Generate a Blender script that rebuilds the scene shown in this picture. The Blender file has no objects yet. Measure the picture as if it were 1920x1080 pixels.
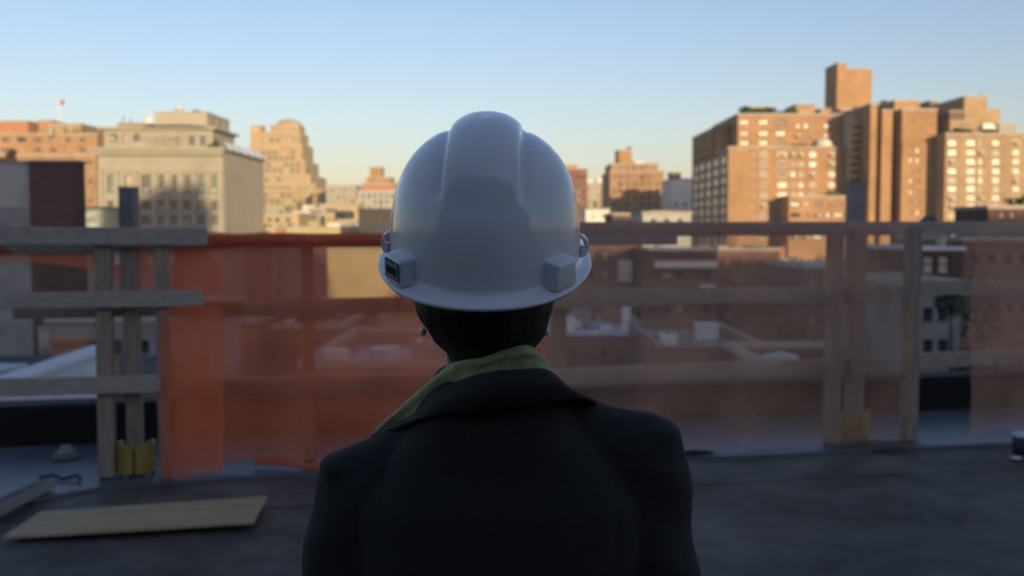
import bpy, bmesh, math, random
from mathutils import Vector, Matrix, noise
R = math.radians
scene = bpy.context.scene
COL = scene.collection
rnd = random.Random(7)

# ------------------------------------------------------------------ camera
F = 1867.0                      # focal length in photo pixels (1920 wide)
CAMZ = 1.45
PITCH = math.atan(110.0 / F)
cam_d = bpy.data.cameras.new('camera')
cam = bpy.data.objects.new('camera', cam_d); COL.objects.link(cam)
cam.location = (0, 0, CAMZ)
cam.rotation_euler = (R(90) - PITCH, 0, 0)
cam_d.sensor_width = 36.0
cam_d.lens = 36.0 * F / 1920.0
cam_d.clip_start = 0.02
cam_d.clip_end = 6000
cam_d.dof.use_dof = True
cam_d.dof.focus_distance = 1.06
cam_d.dof.aperture_fstop = 6.4
scene.camera = cam

# ------------------------------------------------------------------ sky, sun, exposure
SUN_AZ = math.atan2(0.36, -0.93)          # from +Y towards +X
SUN_EL = R(9.0)
world = bpy.data.worlds.new('World'); scene.world = world
world.use_nodes = True
nt = world.node_tree; nt.nodes.clear()
wo = nt.nodes.new('ShaderNodeOutputWorld'); bg = nt.nodes.new('ShaderNodeBackground')
sky = nt.nodes.new('ShaderNodeTexSky'); sky.sky_type = 'NISHITA'
sky.sun_disc = False
sky.sun_elevation = SUN_EL
sky.sun_rotation = SUN_AZ
sky.altitude = 30; sky.air_density = 1.1; sky.dust_density = 0.8; sky.ozone_density = 2.5
bg.inputs['Strength'].default_value = 0.13
wb = nt.nodes.new('ShaderNodeMix'); wb.data_type = 'RGBA'; wb.blend_type = 'MULTIPLY'; wb.inputs[0].default_value = 1.0
wb.inputs[7].default_value = (1.12, 0.96, 1.03, 1)          # the photo's white balance
nt.links.new(sky.outputs[0], wb.inputs[6]); nt.links.new(wb.outputs[2], bg.inputs[0]); nt.links.new(bg.outputs[0], wo.inputs[0])
sd = Vector((math.sin(SUN_AZ) * math.cos(SUN_EL), math.cos(SUN_AZ) * math.cos(SUN_EL), math.sin(SUN_EL)))
sun_d = bpy.data.lights.new('sun', 'SUN'); sun = bpy.data.objects.new('sun', sun_d); COL.objects.link(sun)
sun_d.energy = 3.7; sun_d.angle = R(0.53); sun_d.color = (1.0, 0.76, 0.45)
sun.rotation_euler = sd.to_track_quat('Z', 'Y').to_euler()
sun.location = (60, -160, 60)
scene.view_settings.view_transform = 'Standard'
scene.view_settings.look = 'None'
scene.view_settings.exposure = 0.58
scene.view_settings.gamma = 1.0
scene.view_settings.use_curve_mapping = False
scene.cycles.max_bounces = 8
scene.cycles.transparent_max_bounces = 12
scene.cycles.use_denoising = True

# ------------------------------------------------------------------ helpers
def P(px, py, D):
    """point that the photo shows at pixel (px,py), at forward distance D"""
    u = (px - 960) / F; v = (540 - py) / F
    d = Vector((u, math.cos(PITCH) + v * math.sin(PITCH), -math.sin(PITCH) + v * math.cos(PITCH)))
    return Vector((0, 0, CAMZ)) + d * (D / d.y)
def PX(px, D, py=430): return P(px, py, D).x
def PZ(py, D): return P(960, py, D).z

def mat(name, col, rough=0.8, var=0.15, scale=3.0, bump=0.0, spec=0.3, metal=0.0, coat=0.0, stretch=(1, 1, 1), col2=None, detail=6):
    m = bpy.data.materials.new(name); m.use_nodes = True
    n = m.node_tree.nodes; l = m.node_tree.links
    b = n['Principled BSDF']
    b.inputs['Roughness'].default_value = rough
    b.inputs['Specular IOR Level'].default_value = spec
    b.inputs['Metallic'].default_value = metal
    b.inputs['Coat Weight'].default_value = coat
    tc = n.new('ShaderNodeTexCoord'); mp = n.new('ShaderNodeMapping')
    mp.inputs['Scale'].default_value = stretch
    l.new(tc.outputs['Object'], mp.inputs[0])
    nz = n.new('ShaderNodeTexNoise'); nz.inputs['Scale'].default_value = scale
    nz.inputs['Detail'].default_value = detail; nz.inputs['Roughness'].default_value = 0.62
    l.new(mp.outputs[0], nz.inputs['Vector'])
    rp = n.new('ShaderNodeValToRGB')
    c1 = [c * (1 - var) for c in col]; c2 = list(col2) if col2 else [min(1, c * (1 + var)) for c in col]
    rp.color_ramp.elements[0].position = 0.32; rp.color_ramp.elements[1].position = 0.68
    rp.color_ramp.elements[0].color = (*c1, 1); rp.color_ramp.elements[1].color = (*c2, 1)
    l.new(nz.outputs[0], rp.inputs[0]); l.new(rp.outputs[0], b.inputs['Base Color'])
    if bump:
        bp = n.new('ShaderNodeBump'); bp.inputs['Strength'].default_value = bump
        bp.inputs['Distance'].default_value = 0.02
        l.new(nz.outputs[0], bp.inputs['Height']); l.new(bp.outputs[0], b.inputs['Normal'])
    return m

def brickmat(name, col, var=0.18):
    """brick wall: fine courses plus broad weather stains"""
    m = mat(name, col, rough=0.9, var=var, scale=0.22, spec=0.2)
    n = m.node_tree.nodes; l = m.node_tree.links; b = n['Principled BSDF']
    rp = [x for x in n if x.type == 'VALTORGB'][0]
    tc = [x for x in n if x.type == 'TEX_COORD'][0]
    nz = n.new('ShaderNodeTexNoise'); nz.inputs['Scale'].default_value = 1.0; nz.inputs['Detail'].default_value = 3
    mp = n.new('ShaderNodeMapping'); mp.inputs['Scale'].default_value = (0.9, 0.9, 6.0)
    l.new(tc.outputs['Object'], mp.inputs[0]); l.new(mp.outputs[0], nz.inputs['Vector'])
    mr = n.new('ShaderNodeMapRange'); mr.inputs[1].default_value = 0.3; mr.inputs[2].default_value = 0.7
    mr.inputs[3].default_value = 0.78; mr.inputs[4].default_value = 1.18
    l.new(nz.outputs[0], mr.inputs[0])
    mx = n.new('ShaderNodeMix'); mx.data_type = 'RGBA'; mx.blend_type = 'MULTIPLY'; mx.inputs[0].default_value = 1.0
    l.new(rp.outputs[0], mx.inputs[6]); l.new(mr.outputs[0], mx.inputs[7])
    l.new(mx.outputs[2], b.inputs['Base Color'])
    return m

M = {}
M['brick_orange'] = brickmat('brick_orange', (0.385, 0.232, 0.122))
M['brick_tan'] = brickmat('brick_tan', (0.37, 0.265, 0.15))
M['brick_gold'] = brickmat('brick_gold', (0.42, 0.305, 0.155))
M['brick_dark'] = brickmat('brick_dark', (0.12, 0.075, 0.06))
M['brick_red'] = brickmat('brick_red', (0.25, 0.13, 0.095))
M['brick_brown'] = brickmat('brick_brown', (0.19, 0.125, 0.10))
M['brick_mauve'] = brickmat('brick_mauve', (0.30, 0.20, 0.19))
M['stone_cream'] = mat('stone_cream', (0.37, 0.345, 0.275), 0.85, 0.12, 0.35)
M['stucco_grey'] = mat('stucco_grey', (0.41, 0.375, 0.29), 0.9, 0.06, 0.3)
M['stucco_ochre'] = mat('stucco_ochre', (0.48, 0.385, 0.215), 0.9, 0.12, 0.3)
M['pale_wall'] = mat('pale_wall', (0.42, 0.41, 0.37), 0.9, 0.12, 0.5)
M['white_wall'] = mat('white_wall', (0.74, 0.70, 0.62), 0.8, 0.08, 0.6)
M['concrete'] = mat('concrete', (0.28, 0.27, 0.26), 0.9, 0.2, 0.9)
M['roof_tar'] = mat('roof_tar', (0.055, 0.055, 0.06), 0.85, 0.35, 0.5)
M['roof_grey'] = mat('roof_grey', (0.22, 0.22, 0.23), 0.8, 0.3, 0.5)
M['roof_silver'] = mat('roof_silver', (0.46, 0.47, 0.50), 0.6, 0.25, 0.6)
M['coping'] = mat('coping', (0.40, 0.36, 0.30), 0.85, 0.12, 0.8)
M['coping_white'] = mat('coping_white', (0.62, 0.63, 0.64), 0.8, 0.12, 1.5)
M['metal_dark'] = mat('metal_dark', (0.06, 0.06, 0.065), 0.6, 0.2, 2.0, metal=0.3)
M['metal_grey'] = mat('metal_grey', (0.13, 0.135, 0.15), 0.55, 0.2, 1.5, metal=0.2)
M['metal_bright'] = mat('metal_bright', (0.60, 0.60, 0.60), 0.35, 0.15, 2.0, metal=0.6)
M['terracotta'] = mat('terracotta', (0.42, 0.20, 0.11), 0.85, 0.15, 1.0)
M['white_paint'] = mat('white_paint', (0.72, 0.71, 0.68), 0.5, 0.05, 2.0)
M['frame_dark'] = mat('frame_dark', (0.09, 0.085, 0.08), 0.5, 0.1, 2.0)
M['glass_dark'] = mat('glass_dark', (0.03, 0.034, 0.038), 0.06, 0.3, 0.7, spec=0.8)
M['glass_mid'] = mat('glass_mid', (0.16, 0.16, 0.15), 0.08, 0.3, 0.7, spec=0.7)
M['blind_glint_pale'] = mat('blind_glint_pale', (0.52, 0.46, 0.34), 0.3, 0.2, 1.2, coat=0.6)  # blinds, and pale panes whose colour paints in sun glints
M['blind_glint_white'] = mat('blind_glint_white', (0.70, 0.67, 0.58), 0.3, 0.22, 1.2, coat=0.6)
M['glass_green'] = mat('glass_green', (0.22, 0.28, 0.22), 0.15, 0.2, 0.5, spec=0.6)
M['asphalt'] = mat('asphalt', (0.05, 0.05, 0.052), 0.9, 0.25, 0.2)
M['bark'] = mat('bark', (0.07, 0.055, 0.045), 0.9, 0.3, 8, bump=0.4)
def leafmat(name, c1, c2):
    m = mat(name, c1, 0.6, 0.0, 0.9, col2=c2, spec=0.3)
    b = m.node_tree.nodes['Principled BSDF']; b.inputs['Subsurface Weight'].default_value = 0.0
    return m
M['leaf_green'] = leafmat('leaf_green', (0.035, 0.06, 0.02), (0.075, 0.105, 0.035))
M['leaf_dark'] = leafmat('leaf_dark', (0.018, 0.035, 0.02), (0.045, 0.07, 0.035))
M['leaf_autumn'] = leafmat('leaf_autumn', (0.10, 0.075, 0.03), (0.17, 0.105, 0.04))

WLOC = {}
def wloc(o): return WLOC.get(o.name, Vector((0, 0, 0)))
def tag(o, label, cat=None, group=None, kind=None):
    if label: o['label'] = label
    if cat: o['category'] = cat
    if group: o['group'] = group
    if kind: o['kind'] = kind
    return o
def root(name, loc, label, cat, group=None):
    o = bpy.data.objects.new(name, None); o.empty_display_size = 0.2
    COL.objects.link(o); o.location = loc; WLOC[o.name] = Vector(loc)
    return tag(o, label, cat, group)

class MB:
    """collects faces given in world coordinates; build() makes ONE mesh object"""
    def __init__(s): s.v = []; s.f = []
    def quad(s, a, b, c, d):
        i = len(s.v); s.v += [tuple(a), tuple(b), tuple(c), tuple(d)]; s.f.append((i, i + 1, i + 2, i + 3))
    def box(s, x0, x1, y0, y1, z0, z1, mtx=None):
        i = len(s.v)
        pts = [(x0, y0, z0), (x1, y0, z0), (x1, y1, z0), (x0, y1, z0), (x0, y0, z1), (x1, y0, z1), (x1, y1, z1), (x0, y1, z1)]
        if mtx: pts = [tuple(mtx @ Vector(p)) for p in pts]
        s.v += pts
        for f in ((3, 2, 1, 0), (4, 5, 6, 7), (0, 1, 5, 4), (1, 2, 6, 5), (2, 3, 7, 6), (3, 0, 4, 7)):
            s.f.append(tuple(i + k for k in f))
        return s
    def bar(s, a, b, w, h, up=Vector((0, 0, 1))):
        """board from a to b; w across (horizontal), h along up"""
        a = Vector(a); b = Vector(b); t = (b - a).normalized()
        side = t.cross(up).normalized(); u = side.cross(t).normalized()
        i = len(s.v)
        for p in (a, b):
            for (q, r) in ((-1, -1), (1, -1), (1, 1), (-1, 1)):
                s.v.append(tuple(p + side * (q * w / 2) + u * (r * h / 2)))
        for f in ((0, 1, 2, 3), (7, 6, 5, 4), (0, 4, 5, 1), (1, 5, 6, 2), (2, 6, 7, 3), (3, 7, 4, 0)):
            s.f.append(tuple(i + k for k in f))
        return s
    def tube(s, pts, rads, n=12, cap=True):
        pts = [Vector(p) for p in pts]
        if not hasattr(rads, '__len__'): rads = [rads] * len(pts)
        i0 = len(s.v); ref = Vector((0.13, 0.27, 0.95))
        for k, p in enumerate(pts):
            t = (pts[min(k + 1, len(pts) - 1)] - pts[max(k - 1, 0)]).normalized()
            if abs(t.dot(ref)) > 0.98: ref2 = Vector((1, 0, 0))
            else: ref2 = ref
            a = t.cross(ref2).normalized(); b = t.cross(a).normalized()
            for j in range(n):
                an = 2 * math.pi * j / n
                s.v.append(tuple(p + (a * math.cos(an) + b * math.sin(an)) * rads[k]))
        for k in range(len(pts) - 1):
            for j in range(n):
                s.f.append((i0 + k * n + j, i0 + k * n + (j + 1) % n, i0 + (k + 1) * n + (j + 1) % n, i0 + (k + 1) * n + j))
        if cap:
            s.f.append(tuple(i0 + j for j in reversed(range(n)))); e = i0 + (len(pts) - 1) * n
            s.f.append(tuple(e + j for j in range(n)))
        return s
    def lathe(s, c, prof, n=20):
        """profile of (radius, z) round a vertical axis through c"""
        c = Vector(c); i0 = len(s.v)
        for (r, z) in prof:
            for j in range(n):
                a = 2 * math.pi * j / n
                s.v.append((c.x + r * math.cos(a), c.y + r * math.sin(a), c.z + z))
        for k in range(len(prof) - 1):
            for j in range(n):
                s.f.append((i0 + k * n + j, i0 + k * n + (j + 1) % n, i0 + (k + 1) * n + (j + 1) % n, i0 + (k + 1) * n + j))
        s.f.append(tuple(i0 + j for j in reversed(range(n)))); e = i0 + (len(prof) - 1) * n
        s.f.append(tuple(e + j for j in range(n)))
        return s
    def panel(s, o, u, n, W, H, holes, d):
        """wall rectangle at o along u (right) and z, outward normal n, with recessed openings"""
        o = Vector(o); u = Vector(u); n = Vector(n); zv = Vector((0, 0, 1))
        us = sorted({0.0, W, *[round(h[0], 4) for h in holes], *[round(h[1], 4) for h in holes]})
        vs = sorted({0.0, H, *[round(h[2], 4) for h in holes], *[round(h[3], 4) for h in holes]})
        hs = [tuple(round(k, 4) for k in h) for h in holes]
        for j in range(len(vs) - 1):
            run = None
            for i in range(len(us) - 1):
                cu = (us[i] + us[i + 1]) / 2; cv = (vs[j] + vs[j + 1]) / 2
                inside = any(h[0] < cu < h[1] and h[2] < cv < h[3] for h in hs)
                if not inside:
                    if run is None: run = us[i]
                if (inside or i == len(us) - 2) and run is not None:
                    e = us[i] if inside else us[i + 1]
                    s.quad(o + u * run + zv * vs[j], o + u * e + zv * vs[j], o + u * e + zv * vs[j + 1], o + u * run + zv * vs[j + 1])
                    run = None
        for (a, b, c, e) in hs:
            q = [o + u * a + zv * c, o + u * b + zv * c, o + u * b + zv * e, o + u * a + zv * e]
            k = [p - n * d for p in q]
            for i in range(4): s.quad(q[(i + 1) % 4], q[i], k[i], k[(i + 1) % 4])
    def build(s, name, m, parent=None, smooth=False, loc=None):
        me = bpy.data.meshes.new(name)
        off = wloc(parent) if parent else (Vector(loc) if loc is not None else Vector((0, 0, 0)))
        me.from_pydata([tuple(Vector(p) - off) for p in s.v], [], s.f); me.update()
        o = bpy.data.objects.new(name, me); COL.objects.link(o)
        if parent: o.parent = parent; WLOC[o.name] = off
        elif loc is not None: o.location = loc; WLOC[o.name] = Vector(loc)
        me.materials.append(m)
        if smooth:
            for p in me.polygons: p.use_smooth = True
        return o

def bevel(o, w=0.004, seg=2):
    b = o.modifiers.new('bevel', 'BEVEL'); b.width = w; b.segments = seg; b.limit_method = 'ANGLE'
    return o

# ------------------------------------------------------------------ windows (shared meshes)
WM = {}
def win_mesh(w, h, style):
    k = (round(w, 2), round(h, 2), style)
    if k in WM: return WM[k]
    fm = {'white': M['white_paint'], 'dark': M['frame_dark']}[style]
    t = min(0.09, w * 0.12); d = 0.07
    b = MB()
    b.box(-w / 2, w / 2, -d, 0, -h / 2, -h / 2 + t); b.box(-w / 2, w / 2, -d, 0, h / 2 - t, h / 2)
    b.box(-w / 2, -w / 2 + t, -d, 0, -h / 2 + t, h / 2 - t); b.box(w / 2 - t, w / 2, -d, 0, -h / 2 + t, h / 2 - t)
    if w > 1.3 * h or w > 1.4:
        b.box(-t / 2, t / 2, -d, 0, -h / 2 + t, h / 2 - t)
    else:
        b.box(-w / 2 + t, w / 2 - t, -d, 0, -t / 2, t / 2)
    b.box(-w / 2 + .002, w / 2 - .002, -d - .17, -d, -h / 2 + .003, -h / 2 + .06)          # sill
    fme = bpy.data.meshes.new('window'); fme.from_pydata(b.v, [], b.f); fme.materials.append(fm)
    b = MB(); b.box(-w / 2 + t, w / 2 - t, -0.035, -0.015, -h / 2 + t, h / 2 - t)
    ps = {}
    WM[k] = (fme, b, ps)
    return WM[k]
def window(parent, pos, w, h, rot, pane, style='dark'):
    fme, pb, ps = win_mesh(w, h, style)
    if pane not in ps:
        me = bpy.data.meshes.new('pane'); me.from_pydata(pb.v, [], pb.f); me.materials.append(M[pane]); ps[pane] = me
    o = bpy.data.objects.new('window', fme); COL.objects.link(o); o.parent = parent
    o.location = Vector(pos) - wloc(parent); o.rotation_euler = (0, 0, rot)
    p = bpy.data.objects.new('pane', ps[pane]); COL.objects.link(p); p.parent = o
    return o

RAC = random.Random(99)
GZ = -18.0                     # street level
FACE = {'f': ((1, 0, 0), (0, -1, 0), 0.0), 'l': ((0, -1, 0), (-1, 0, 0), -math.pi / 2), 'r': ((0, 1, 0), (1, 0, 0), math.pi / 2), 'b': ((-1, 0, 0), (0, 1, 0), math.pi)}
def block(parent, name, x0, x1, y0, y1, z0, z1, m, wins=None, recess=0.18, coping='coping', roof=None, cop_h=0.25, style='dark', proud=0.08):
    """one mass of a building with recessed window openings.
    wins: {'f': [(centre along x, centre z, w, h, pane)], 'l'/'r': [(centre along y, ...)]} in world coordinates"""
    wins = wins or {}
    b = MB()
    org = {'f': (x0, y0, z0), 'l': (x0, y1, z0), 'r': (x1, y0, z0), 'b': (x1, y1, z0)}
    for k in 'flrb':
        u, n, rot = FACE[k]; W = (x1 - x0) if k in 'fb' else (y1 - y0)
        holes = []
        for (c, zc, w, h, pane) in wins.get(k, []):
            cu = {'f': c - x0, 'b': x1 - c, 'l': y1 - c, 'r': c - y0}[k]
            if cu - w / 2 < 0.1 or cu + w / 2 > W - 0.1 or zc + h / 2 > z1 - 0.15 or zc - h / 2 < z0 + 0.05: continue
            holes.append((cu - w / 2, cu + w / 2, zc - h / 2 - z0, zc + h / 2 - z0))
            pos = Vector(org[k]) + Vector(u) * cu + Vector((0, 0, zc - z0)) - Vector(n) * recess
            pos = pos + Vector(n) * 0.0
            wo_ = window(parent, pos + Vector(n) * 0.002, w - 0.006, h - 0.006, rot, pane, style)
            if k == 'f' and 60 < y0 < 220 and RAC.random() < .14 and h > .55:
                if 'ac' not in WM:
                    q = MB(); q.box(-.3, .3, -.55, -.08, -.2, .2)
                    q.box(-.26, .26, -.575, -.553, -.16, .16); me_ = bpy.data.meshes.new('air_conditioner'); me_.from_pydata(q.v, [], q.f); me_.materials.append(M['coping']); WM['ac'] = me_
                ao = bpy.data.objects.new('air_conditioner', WM['ac']); COL.objects.link(ao); ao.parent = wo_; ao.location = (RAC.uniform(-.1, .1), 0, -h / 2 + .27)
        b.panel(org[k], u, n, W, z1 - z0, holes, recess + 0.01)
    if roof:
        # parapet with a sunken roof
        pt = 0.25; dz = 0.55
        b.quad((x0, y0, z1), (x1, y0, z1), (x1 - pt, y0 + pt, z1), (x0 + pt, y0 + pt, z1))
        b.quad((x1, y0, z1), (x1, y1, z1), (x1 - pt, y1 - pt, z1), (x1 - pt, y0 + pt, z1))
        b.quad((x1, y1, z1), (x0, y1, z1), (x0 + pt, y1 - pt, z1), (x1 - pt, y1 - pt, z1))
        b.quad((x0, y1, z1), (x0, y0, z1), (x0 + pt, y0 + pt, z1), (x0 + pt, y1 - pt, z1))
        a = (x0 + pt, x1 - pt, y0 + pt, y1 - pt)
        c = [(a[0], a[2]), (a[1], a[2]), (a[1], a[3]), (a[0], a[3])]
        for i in range(4):
            p, q = c[i], c[(i + 1) % 4]
            b.quad((q[0], q[1], z1), (p[0], p[1], z1), (p[0], p[1], z1 - dz), (q[0], q[1], z1 - dz))
        rb = MB(); rb.box(a[0], a[1], a[2], a[3], z1 - dz - 0.15, z1 - dz)
        rb.build('roof', M[roof], parent)
    else:
        b.quad((x0, y0, z1), (x1, y0, z1), (x1, y1, z1), (x0, y1, z1))
    w = b.build(name, m, parent)
    if coping:
        c = MB(); e = proud; t = 0.32
        c.box(x0 - e, x1 + e, y0 - e, y0 + t, z1 + 0.003, z1 + cop_h); c.box(x0 - e, x1 + e, y1 - t, y1 + e, z1 + 0.003, z1 + cop_h)
        c.box(x0 - e, x0 + t, y0 + t, y1 - t, z1 + 0.003, z1 + cop_h); c.box(x1 - t, x1 + e, y0 + t, y1 - t, z1 + 0.003, z1 + cop_h)
        c.build('coping', M[coping], parent)
    return w

def pane_pick(r, wts):
    return r.choices(list(wts), weights=list(wts.values()))[0]
STD = {'blind_glint_white': 3, 'blind_glint_pale': 3, 'glass_mid': 3, 'glass_dark': 3}
def grid(r, D, cols, rows, h, wts=STD, skip=0.0):
    """windows of a front face: cols [(px, width px)], rows [py], height px at distance D"""
    out = []
    k = D / F
    for (px, w) in cols:
        for py in rows:
            if r.random() < skip: continue
            out.append((PX(px, D, py), PZ(py, D), max(0.3, w * k), h * k, pane_pick(r, wts)))
    return out
def sgrid(r, ys, zs, w, h, wts=STD, skip=0.0):
    return [(y, z, w, h, pane_pick(r, wts)) for y in ys for z in zs if r.random() >= skip]
def lin(a, b, n): return [a + (b - a) * i / (n - 1) for i in range(n)]

def clutter(parent, x0, x1, y0, y1, z, n, seed, k=1.0):
    """rooftop plant: vents, air conditioners, pipes, skylights"""
    r = random.Random(seed)
    for i in range(n):
        x, y = r.uniform(x0, x1), r.uniform(y0, y1); t = r.choice('vvacsp')
        d = MB(); m = M[r.choice(['white_paint', 'metal_bright', 'concrete', 'metal_grey', 'coping_white'])]
        if t == 'v':
            h = r.uniform(.5, 1.1) * k; d.lathe((x, y, z + .002), [(.14 * k, 0), (.14 * k, h * .7), (.26 * k, h * .72), (.22 * k, h * .9), (.05, h)], 10); d.build('roof_vent', m, parent, True)
        elif t == 'a':
            w = r.uniform(.5, .9) * k; h = r.uniform(.5, .9) * k
            d.box(x - w, x + w, y - w * .6, y + w * .6, z + .1, z + h); d.box(x - w * .8, x - w * .6, y - w * .5, y + w * .5, z + .002, z + .1); d.box(x + w * .6, x + w * .8, y - w * .5, y + w * .5, z + .002, z + .1)
            d.lathe((x, y, z + h + .003), [(w * .45, 0), (w * .45, .08), (w * .4, .1)], 12); bevel(d.build('air_conditioner', m, parent), .03)
        elif t == 'c':
            h = r.uniform(.9, 1.7) * k; d.box(x - .3 * k, x + .3 * k, y - .25 * k, y + .25 * k, z + .002, z + h); d.box(x - .36 * k, x + .36 * k, y - .31 * k, y + .31 * k, z + h + .003, z + h + .12)
            d.tube([(x, y, z + h + .12), (x, y, z + h + .4 * k)], .09 * k, 8); d.build('chimney', M[r.choice(['brick_red', 'terracotta', 'brick_brown'])], parent)
        elif t == 's':
            w = r.uniform(.6, 1.0) * k; i0 = len(d.v)
            d.box(x - w, x + w, y - w * .7, y + w * .7, z + .002, z + .25 * k); i0 = len(d.v)
            d.v += [(x - w, y - w * .7, z + .253 * k), (x + w, y - w * .7, z + .253 * k), (x + w, y + w * .7, z + .253 * k), (x - w, y + w * .7, z + .253 * k), (x - w * .8, y, z + .6 * k), (x + w * .8, y, z + .6 * k)]
            for f in ((0, 1, 5, 4), (1, 2, 5), (2, 3, 4, 5), (3, 0, 4)): d.f.append(tuple(i0 + q for q in f))
            d.build('skylight', M['glass_mid'], parent)
        else:
            a = r.uniform(0, 3.14); l_ = r.uniform(1.0, 2.4) * k; p = Vector((x, y, z + .14)); q = Vector((math.cos(a) * l_, math.sin(a) * l_, 0))
            d.tube([p + Vector((0, 0, .5 * k)), p, p + q, p + q - Vector((0, 0, .13))], .07 * k, 8); d.build('pipe', m, parent, True)

def leaves(mb, c, rad, n, size, r):
    for _ in range(n):
        while True:
            q = Vector((r.uniform(-1, 1), r.uniform(-1, 1), r.uniform(-1, 1)))
            if 0.25 < q.length < 1.0: break
        p = Vector(c) + Vector((q.x * rad[0], q.y * rad[1], q.z * rad[2]))
        a = Vector((r.gauss(0, 1), r.gauss(0, 1), r.gauss(0, 1))).normalized()
        b = a.cross(Vector((r.gauss(0, 1), r.gauss(0, 1), r.gauss(0, 1)))).normalized()
        s = size * r.uniform(0.6, 1.4)
        mb.quad(p - a * s, p - b * s * 0.55, p + a * s, p + b * s * 0.55)
def tree(name, base, H, W, label, leaf, r, n=2600, size=0.16, group='trees among the lower roofs', lumps=11):
    t = root(name, base, label, 'tree', group)
    b = MB(); top = Vector(base) + Vector((r.uniform(-.3, .3), 0, H * 0.72))
    mid = Vector(base) + Vector((r.uniform(-.2, .2), 0, H * 0.4))
    b.tube([base, mid, top], [H * 0.022, H * 0.016, H * 0.006], 8)
    cr = MB()
    for i in range(lumps):
        a = r.uniform(0, 6.28); rr = W * 0.5 * r.uniform(0.25, 0.95); z = H * r.uniform(0.42, 0.95)
        rr *= 1.0 - 0.55 * max(0, (z / H - 0.6) / 0.4)
        c = Vector(base) + Vector((rr * math.cos(a), rr * math.sin(a), z))
        st = Vector(base) + Vector((0, 0, z * 0.62))
        b.tube([st, (st + c) / 2 + Vector((0, 0, 0.1)), c], [H * 0.009, H * 0.006, 0.012], 6)
        leaves(cr, c, (W * r.uniform(.14, .26), W * r.uniform(.14, .26), W * r.uniform(.12, .22)), n // lumps, size, r)
    b.build('trunk', M['bark'], t, True)
    cr.build('crown', M[leaf], t)
    return t
def planting(parent, x0, x1, y, z, h, r, n=260, size=0.22, leaf='leaf_green'):
    b = MB(); k = max(2, int((x1 - x0) / (h * 1.4)))
    for i in range(k):
        x = x0 + (x1 - x0) * (i + 0.5) / k
        hh = h * r.uniform(0.6, 1.2)
        leaves(b, (x, y, z + hh * 0.5), ((x1 - x0) / k * 0.6, 0.5, hh * 0.55), n // k, size, r)
    o = b.build('planting', M[leaf], parent); o['kind'] = 'stuff'
    return o

# ================================================================== ground and our own roof
g = MB(); g.quad((-3000, -3000, GZ), (3000, -3000, GZ), (3000, 3000, GZ), (-3000, 3000, GZ))
tag(g.build('ground', M['asphalt']), None, kind='structure')

def fy(x): return 5.70 + 0.2 * (x + 2.35)          # line of the guardrail
FT = Vector((1, 0.2, 0)).normalized(); FN = Vector((-0.2, 1, 0)).normalized()
def fp(x, off=0.0, z=0.0): return Vector((x, fy(x), z)) + FN * off

def deckmat():
    m = mat('roof_membrane', (0.088, 0.079, 0.067), 0.62, 0.45, 2.3, bump=0.5, spec=0.22)
    n = m.node_tree.nodes; l = m.node_tree.links; b = n['Principled BSDF']
    rp = [x for x in n if x.type == 'VALTORGB'][0]; tc = [x for x in n if x.type == 'TEX_COORD'][0]
    # dried puddle marks and chalky scuffs
    n2 = n.new('ShaderNodeTexNoise'); n2.inputs['Scale'].default_value = 5.0; n2.inputs['Detail'].default_value = 9; n2.inputs['Roughness'].default_value = 0.7
    l.new(tc.outputs['Object'], n2.inputs['Vector'])
    r2 = n.new('ShaderNodeValToRGB'); r2.color_ramp.elements[0].position = 0.52; r2.color_ramp.elements[1].position = 0.72
    r2.color_ramp.elements[0].color = (0, 0, 0, 1); r2.color_ramp.elements[1].color = (0.6, 0.6, 0.6, 1)
    l.new(n2.outputs[0], r2.inputs[0])
    mx = n.new('ShaderNodeMix'); mx.data_type = 'RGBA'
    l.new(r2.outputs[0], mx.inputs[0]); l.new(rp.outputs[0], mx.inputs[6]); mx.inputs[7].default_value = (0.18, 0.17, 0.155, 1)
    l.new(mx.outputs[2], b.inputs['Base Color'])
    n3 = n.new('ShaderNodeTexNoise'); n3.inputs['Scale'].default_value = 0.8; n3.inputs['Detail'].default_value = 4
    l.new(tc.outputs['Object'], n3.inputs['Vector'])
    mr = n.new('ShaderNodeMapRange'); mr.inputs[1].default_value = 0.35; mr.inputs[2].default_value = 0.65; mr.inputs[3].default_value = 0.42; mr.inputs[4].default_value = 0.75
    l.new(n3.outputs[0], mr.inputs[0]); l.new(mr.outputs[0], b.inputs['Roughness'])
    return m
M['deck'] = deckmat()
M['deck_pale'] = mat('roof_flashing', (0.105, 0.115, 0.135), 0.42, 0.28, 1.6, bump=0.2, spec=0.5)
M['curb_black'] = mat('curb_black', (0.014, 0.014, 0.016), 0.8, 0.3, 1.5)

# the slab, with its front edge following the roof edge
d = MB()
L, Rr, BK = -16.0, 16.0, -9.0
e0, e1 = fp(L, 1.25), fp(Rr, 1.25)
top = [(L, BK, 0), (Rr, BK, 0), (e1.x, e1.y, 0), (e0.x, e0.y, 0)]
NX, NY = 60, 46
def dz(x, y): return 0.012 * (noise.noise(Vector((x * 0.5, y * 0.5, 0)))) - 0.012
i0 = len(d.v)
for j in range(NY + 1):
    for i in range(NX + 1):
        s = i / NX; t = j / NY
        a = Vector(top[0]).lerp(Vector(top[1]), s); b_ = Vector(top[3]).lerp(Vector(top[2]), s)
        p = a.lerp(b_, t); d.v.append((p.x, p.y, dz(p.x, p.y)))
for j in range(NY):
    for i in range(NX):
        k = i0 + j * (NX + 1) + i; d.f.append((k, k + 1, k + NX + 2, k + NX + 1))
deck = tag(d.build('roof_deck', M['deck'], smooth=True), None, kind='structure')
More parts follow.
